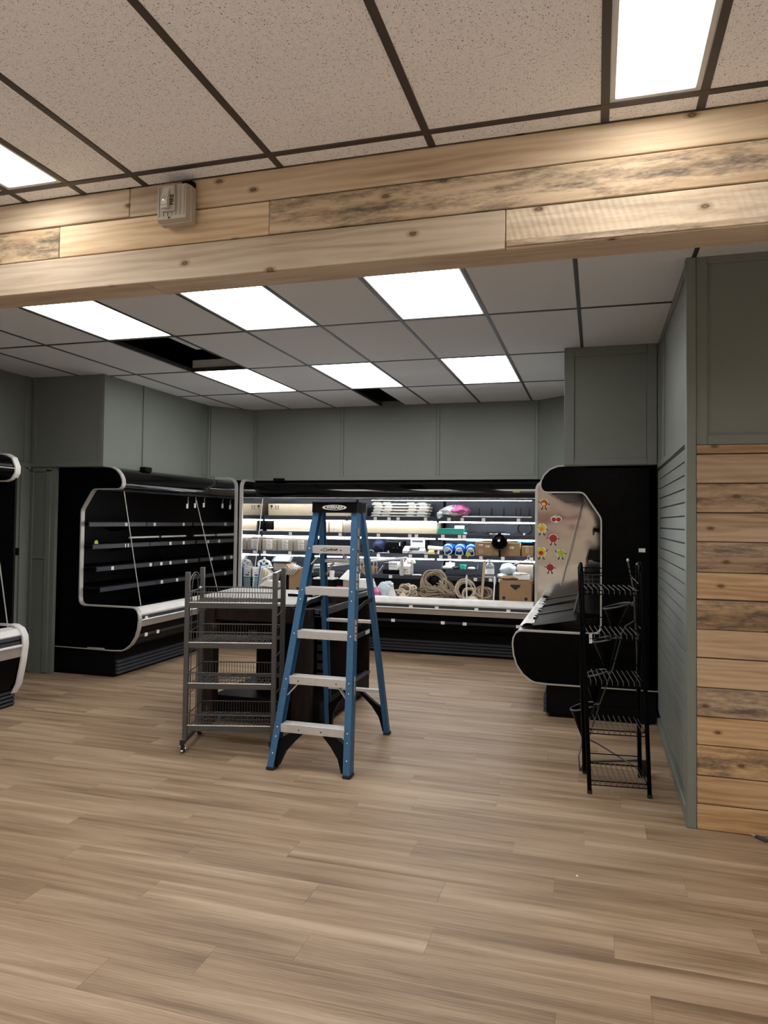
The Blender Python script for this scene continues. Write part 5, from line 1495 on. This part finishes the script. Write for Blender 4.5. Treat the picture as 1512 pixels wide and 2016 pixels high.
for x, top in ((0, 1.335), (RW, 1.345)):
    pts = [rp(x, 0, 0), rp(x, 0, top - .05), rp(x, .015, top - .015), rp(x, .05, top), rp(x, .09, top - .01), rp(x, .115, top - .05), rp(x, RD, .62), rp(x, RD, 0)]
    part('side_frame', G().tube(pts[:5] + [rp(x, .10, top - .05), rp(x, .10, top - .4), rp(x, RD - .06, .5), rp(x, RD, 0)], .013, 10), M['black'], t)
    for p in (pts[0], rp(x, RD, 0)):
        part('foot_cap', G().cyl(p, p + Vector((0, 0, .02)), .015, 10), M['rubber'], t)
for zf in (1.185, .925, .655, .372, .075):
    d0 = .0
    sh = part('wire_shelf', G().tube([rp(.01, 0, zf), rp(RW - .01, 0, zf), rp(RW - .01, RD - .04, zf + .005), rp(.01, RD - .04, zf + .005)], .0042, 6, True), M['black'], t)
    part('rim_wire', G().tube([rp(.01, RD - .04, zf + .065), rp(RW - .01, RD - .04, zf + .065), rp(RW - .008, 0, zf + .04)], .0035, 6), M['black'], sh)
    part('lip_wire', G().cyl(rp(.01, -.006, zf - .022), rp(RW - .01, -.006, zf - .022), .0032, 6), M['black'], sh)
    g = G()
    for k in range(10):
        x = .03 + (RW - .06) * k / 9
        g.tube([rp(x, -.006, zf - .026), rp(x, -.002, zf + .004), rp(x, RD - .04, zf + .009)], .0026, 5)
    part('shelf_wires', g, M['gun'], sh, kind='stuff')
part('top_bar', G().cyl(rp(0, .10, 1.31), rp(RW, .10, 1.31), .0035, 6), M['black'], t)
part('top_bar', G().cyl(rp(0, .10, 1.28), rp(RW, .10, 1.28), .0035, 6), M['black'], t)
g = G()
for k in range(4):
    x = .015 + .025 * k
    g.cyl(rp(x, RD - .05, 1.20), rp(x, RD - .05, 1.255), .002, 5)
for z in (1.20, 1.228, 1.255): g.cyl(rp(.01, RD - .05, z), rp(.14, RD - .05, z), .002, 5)
part('back_mesh', g, M['gun'], t, kind='stuff')
tg = part('shelf_tag', G().box(.03 + lean * .9, .046 + lean * .9, -.012, -.010, .875, .93), M['paper'], t)
part('print_line', G().box(.032 + lean * .9, .044 + lean * .9, -.0128, -.012, .90, .905).box(.037 + lean * .9, .040 + lean * .9, -.0128, -.012, .905, .93), M['ink'], tg)

# second stand behind it: cones on a zigzag wire
YC = 4.98
t = thing('cone_stand', 'black wire flower stand with four open cones behind the wire rack', 'stand', (0, YC, 0))


def cp(px, py): q = at(px, py, YC); return Vector((q.x, 0, q.z))


cones = [((1188, 1198), (1241, 1187), (1209, 1243)), ((1166, 1263), (1217, 1252), (1197, 1320)), ((1146, 1330), (1195, 1320), (1172, 1383)), ((1123, 1396), (1173, 1385), (1147, 1449))]
for (l, r, tip) in cones:
    a, b, c = cp(*l), cp(*r), cp(*tip)
    m_ = (a + b) / 2; hw = (b - a) / 2; R = hw.length
    ring = [m_ + hw * math.cos(q) + Vector((0, R * math.sin(q), 0)) for q in [2 * PI * k / 24 for k in range(24)]]
    part('cone_rim', G().tube(ring, .0055, 6, True), M['gun'], t)
    g = G(); vs = ring + [c + (p - m_) * .12 for p in ring]
    g.add(vs, [(k, (k + 1) % 24, 24 + (k + 1) % 24, 24 + k) for k in range(24)] + [tuple(range(24, 48))])
    part('cone', g, M['black'], t)
    part('clip', G().box(b.x, b.x + .025, -.012, .012, b.z - .02, b.z + .004, .003), M['gun'], t)
wire = [cp(1236, 1103), cp(1245, 1150), cp(1250, 1182), cp(1243, 1188), cp(1249, 1196), cp(1249, 1222), cp(1232, 1232), cp(1219, 1254), cp(1221, 1262), cp(1204, 1325), cp(1198, 1321), cp(1201, 1330), cp(1180, 1388), cp(1175, 1386), cp(1178, 1394), cp(1160, 1450)]
part('zigzag_wire', G().tube(wire, .0045, 6), M['gun'], t)
part('back_wire', G().tube([cp(1236, 1103), cp(1250, 1170) + Vector((0, .1, 0)), cp(1256, 1300) + Vector((0, .12, 0)), Vector((cp(1258, 1480).x, .12, .006))], .005, 6), M['gun'], t)
part('knob', G().blob(cp(1236, 1103), (.009, .009, .012), 10, 7), M['alu'], t)
part('foot_wire', G().tube([cp(1147, 1449), Vector((cp(1146, 1462).x, -.02, .13)), Vector((cp(1140, 1480).x, -.16, .08)), Vector((cp(1143, 1500).x, -.2, .006)), Vector((cp(1150, 1480).x, -.02, .006)), Vector((cp(1258, 1480).x, .12, .006))], .0055, 6), M['gun'], t)
part('foot_wire', G().tube([cp(1147, 1449), Vector((cp(1180, 1460).x, .0, .12)), Vector((cp(1250, 1478).x, -.10, .03)), Vector((cp(1262, 1490).x, -.18, .006))], .0055, 6), M['gun'], t)
part('hub', G().cyl(Vector((cp(1268, 1500).x, -.16, .006)), Vector((cp(1268, 1500).x, -.14, .09)), .03, 14), M['rubber'], t)

# ------------------------------------------------------------------ fire alarm on the beam
ya = YB - .012
a0, a1 = at(309.5, 372, ya - .062), at(365, 428, ya - .062)
xl, xr, zt_, zl = a0.x, a1.x + .006, at(340, 361, ya - .062).z - .003, at(330, 440, ya - .062).z + .012
t = thing('fire_alarm', 'beige fire alarm strobe mounted on the timber beam', 'alarm', ((xl + xr) / 2, ya, zl))
hw, h = (xr - xl) / 2, zt_ - zl
part('back_box', G().box(-hw - .004, hw + .004, -.038, 0, -.004, h + .0, .004), M['alarm'], t)
part('housing', G().prism([(-hw, 0), (hw, 0), (hw, h), (-hw, h)], lambda u, v, s: (u * (1 - .06 * (s < -.05)), s, h / 2 + (v - h / 2) * (1 - .06 * (s < -.05))), -.064, -.038), M['alarm'], t)
for k in range(7):
    x = -hw * .82 + k * hw * .272
    if -.45 * hw < x < .25 * hw:
        part('grille_rib', G().box(x - .002, x + .002, -.0675, -.063, .018, .030), M['alarm'], t)
    else:
        part('grille_rib', G().box(x - .002, x + .002, -.0675, -.063, .018, h - .012), M['alarm'], t)
part('strobe_block', G().box(-hw * .52, hw * .30, -.076, -.063, .032, h - .008, .002), M['alarm'], t)
ls = part('strobe_lens', G().prism([(-.076, .045), (-.092, .055), (-.092, .075), (-.076, h - .02)], lambda u, v, s: (s, u, v), -hw * .45, -hw * .05), M['lens'], t, None, None, 'clear strobe lens')
part('strobe_reflector', G().blob((-hw * .25, -.090, .075), (hw * .12, .006, .014), 10, 8), M['chrome'], ls)
part('lens_base', G().box(-hw * .5, -hw * .0, -.094, -.077, .040, .052, .003), M['lens'], ls)
text('lettering', 'FIRE', .024, M['wood_dark'], t, (hw * .14, -.0768, h * .52), (PI / 2, -PI / 2, 0), bold=.0004)
part('screw', G().cyl((-.01, -.0645, .010), (-.01, -.067, .010), .004, 8), M['ink'], t)
part('conduit_box', G().box(hw * .35, hw + .004, -.034, -.002, h, h + .022, .003), M['black_soft'], t)

# ------------------------------------------------------------------ small things on the floor
a, b = at(1489, 1650, 4.05), at(1511, 1659, 4.01)
t = thing('pocket_knife', 'small dark utility knife lying on the floor by the plank wall', 'knife', (.805, 4.03, 0), -.8)
part('handle', G().box(-.035, .03, -.011, .011, 0, .014, .004), M['rail'], t)
part('blade', G().prism([(-.035, -.009), (-.075, .002), (-.035, .009)], lambda u, v, s: (u, v, s), .004, .007), M['alu'], t)
single('paper_scrap', 'tiny white scrap on the middle of the floor', 'scrap', G().blob((0, 0, .002), (.006, .005, .003), 8, 5, .2, 3), M['paper'], None, (-.076, 3.369, 0))
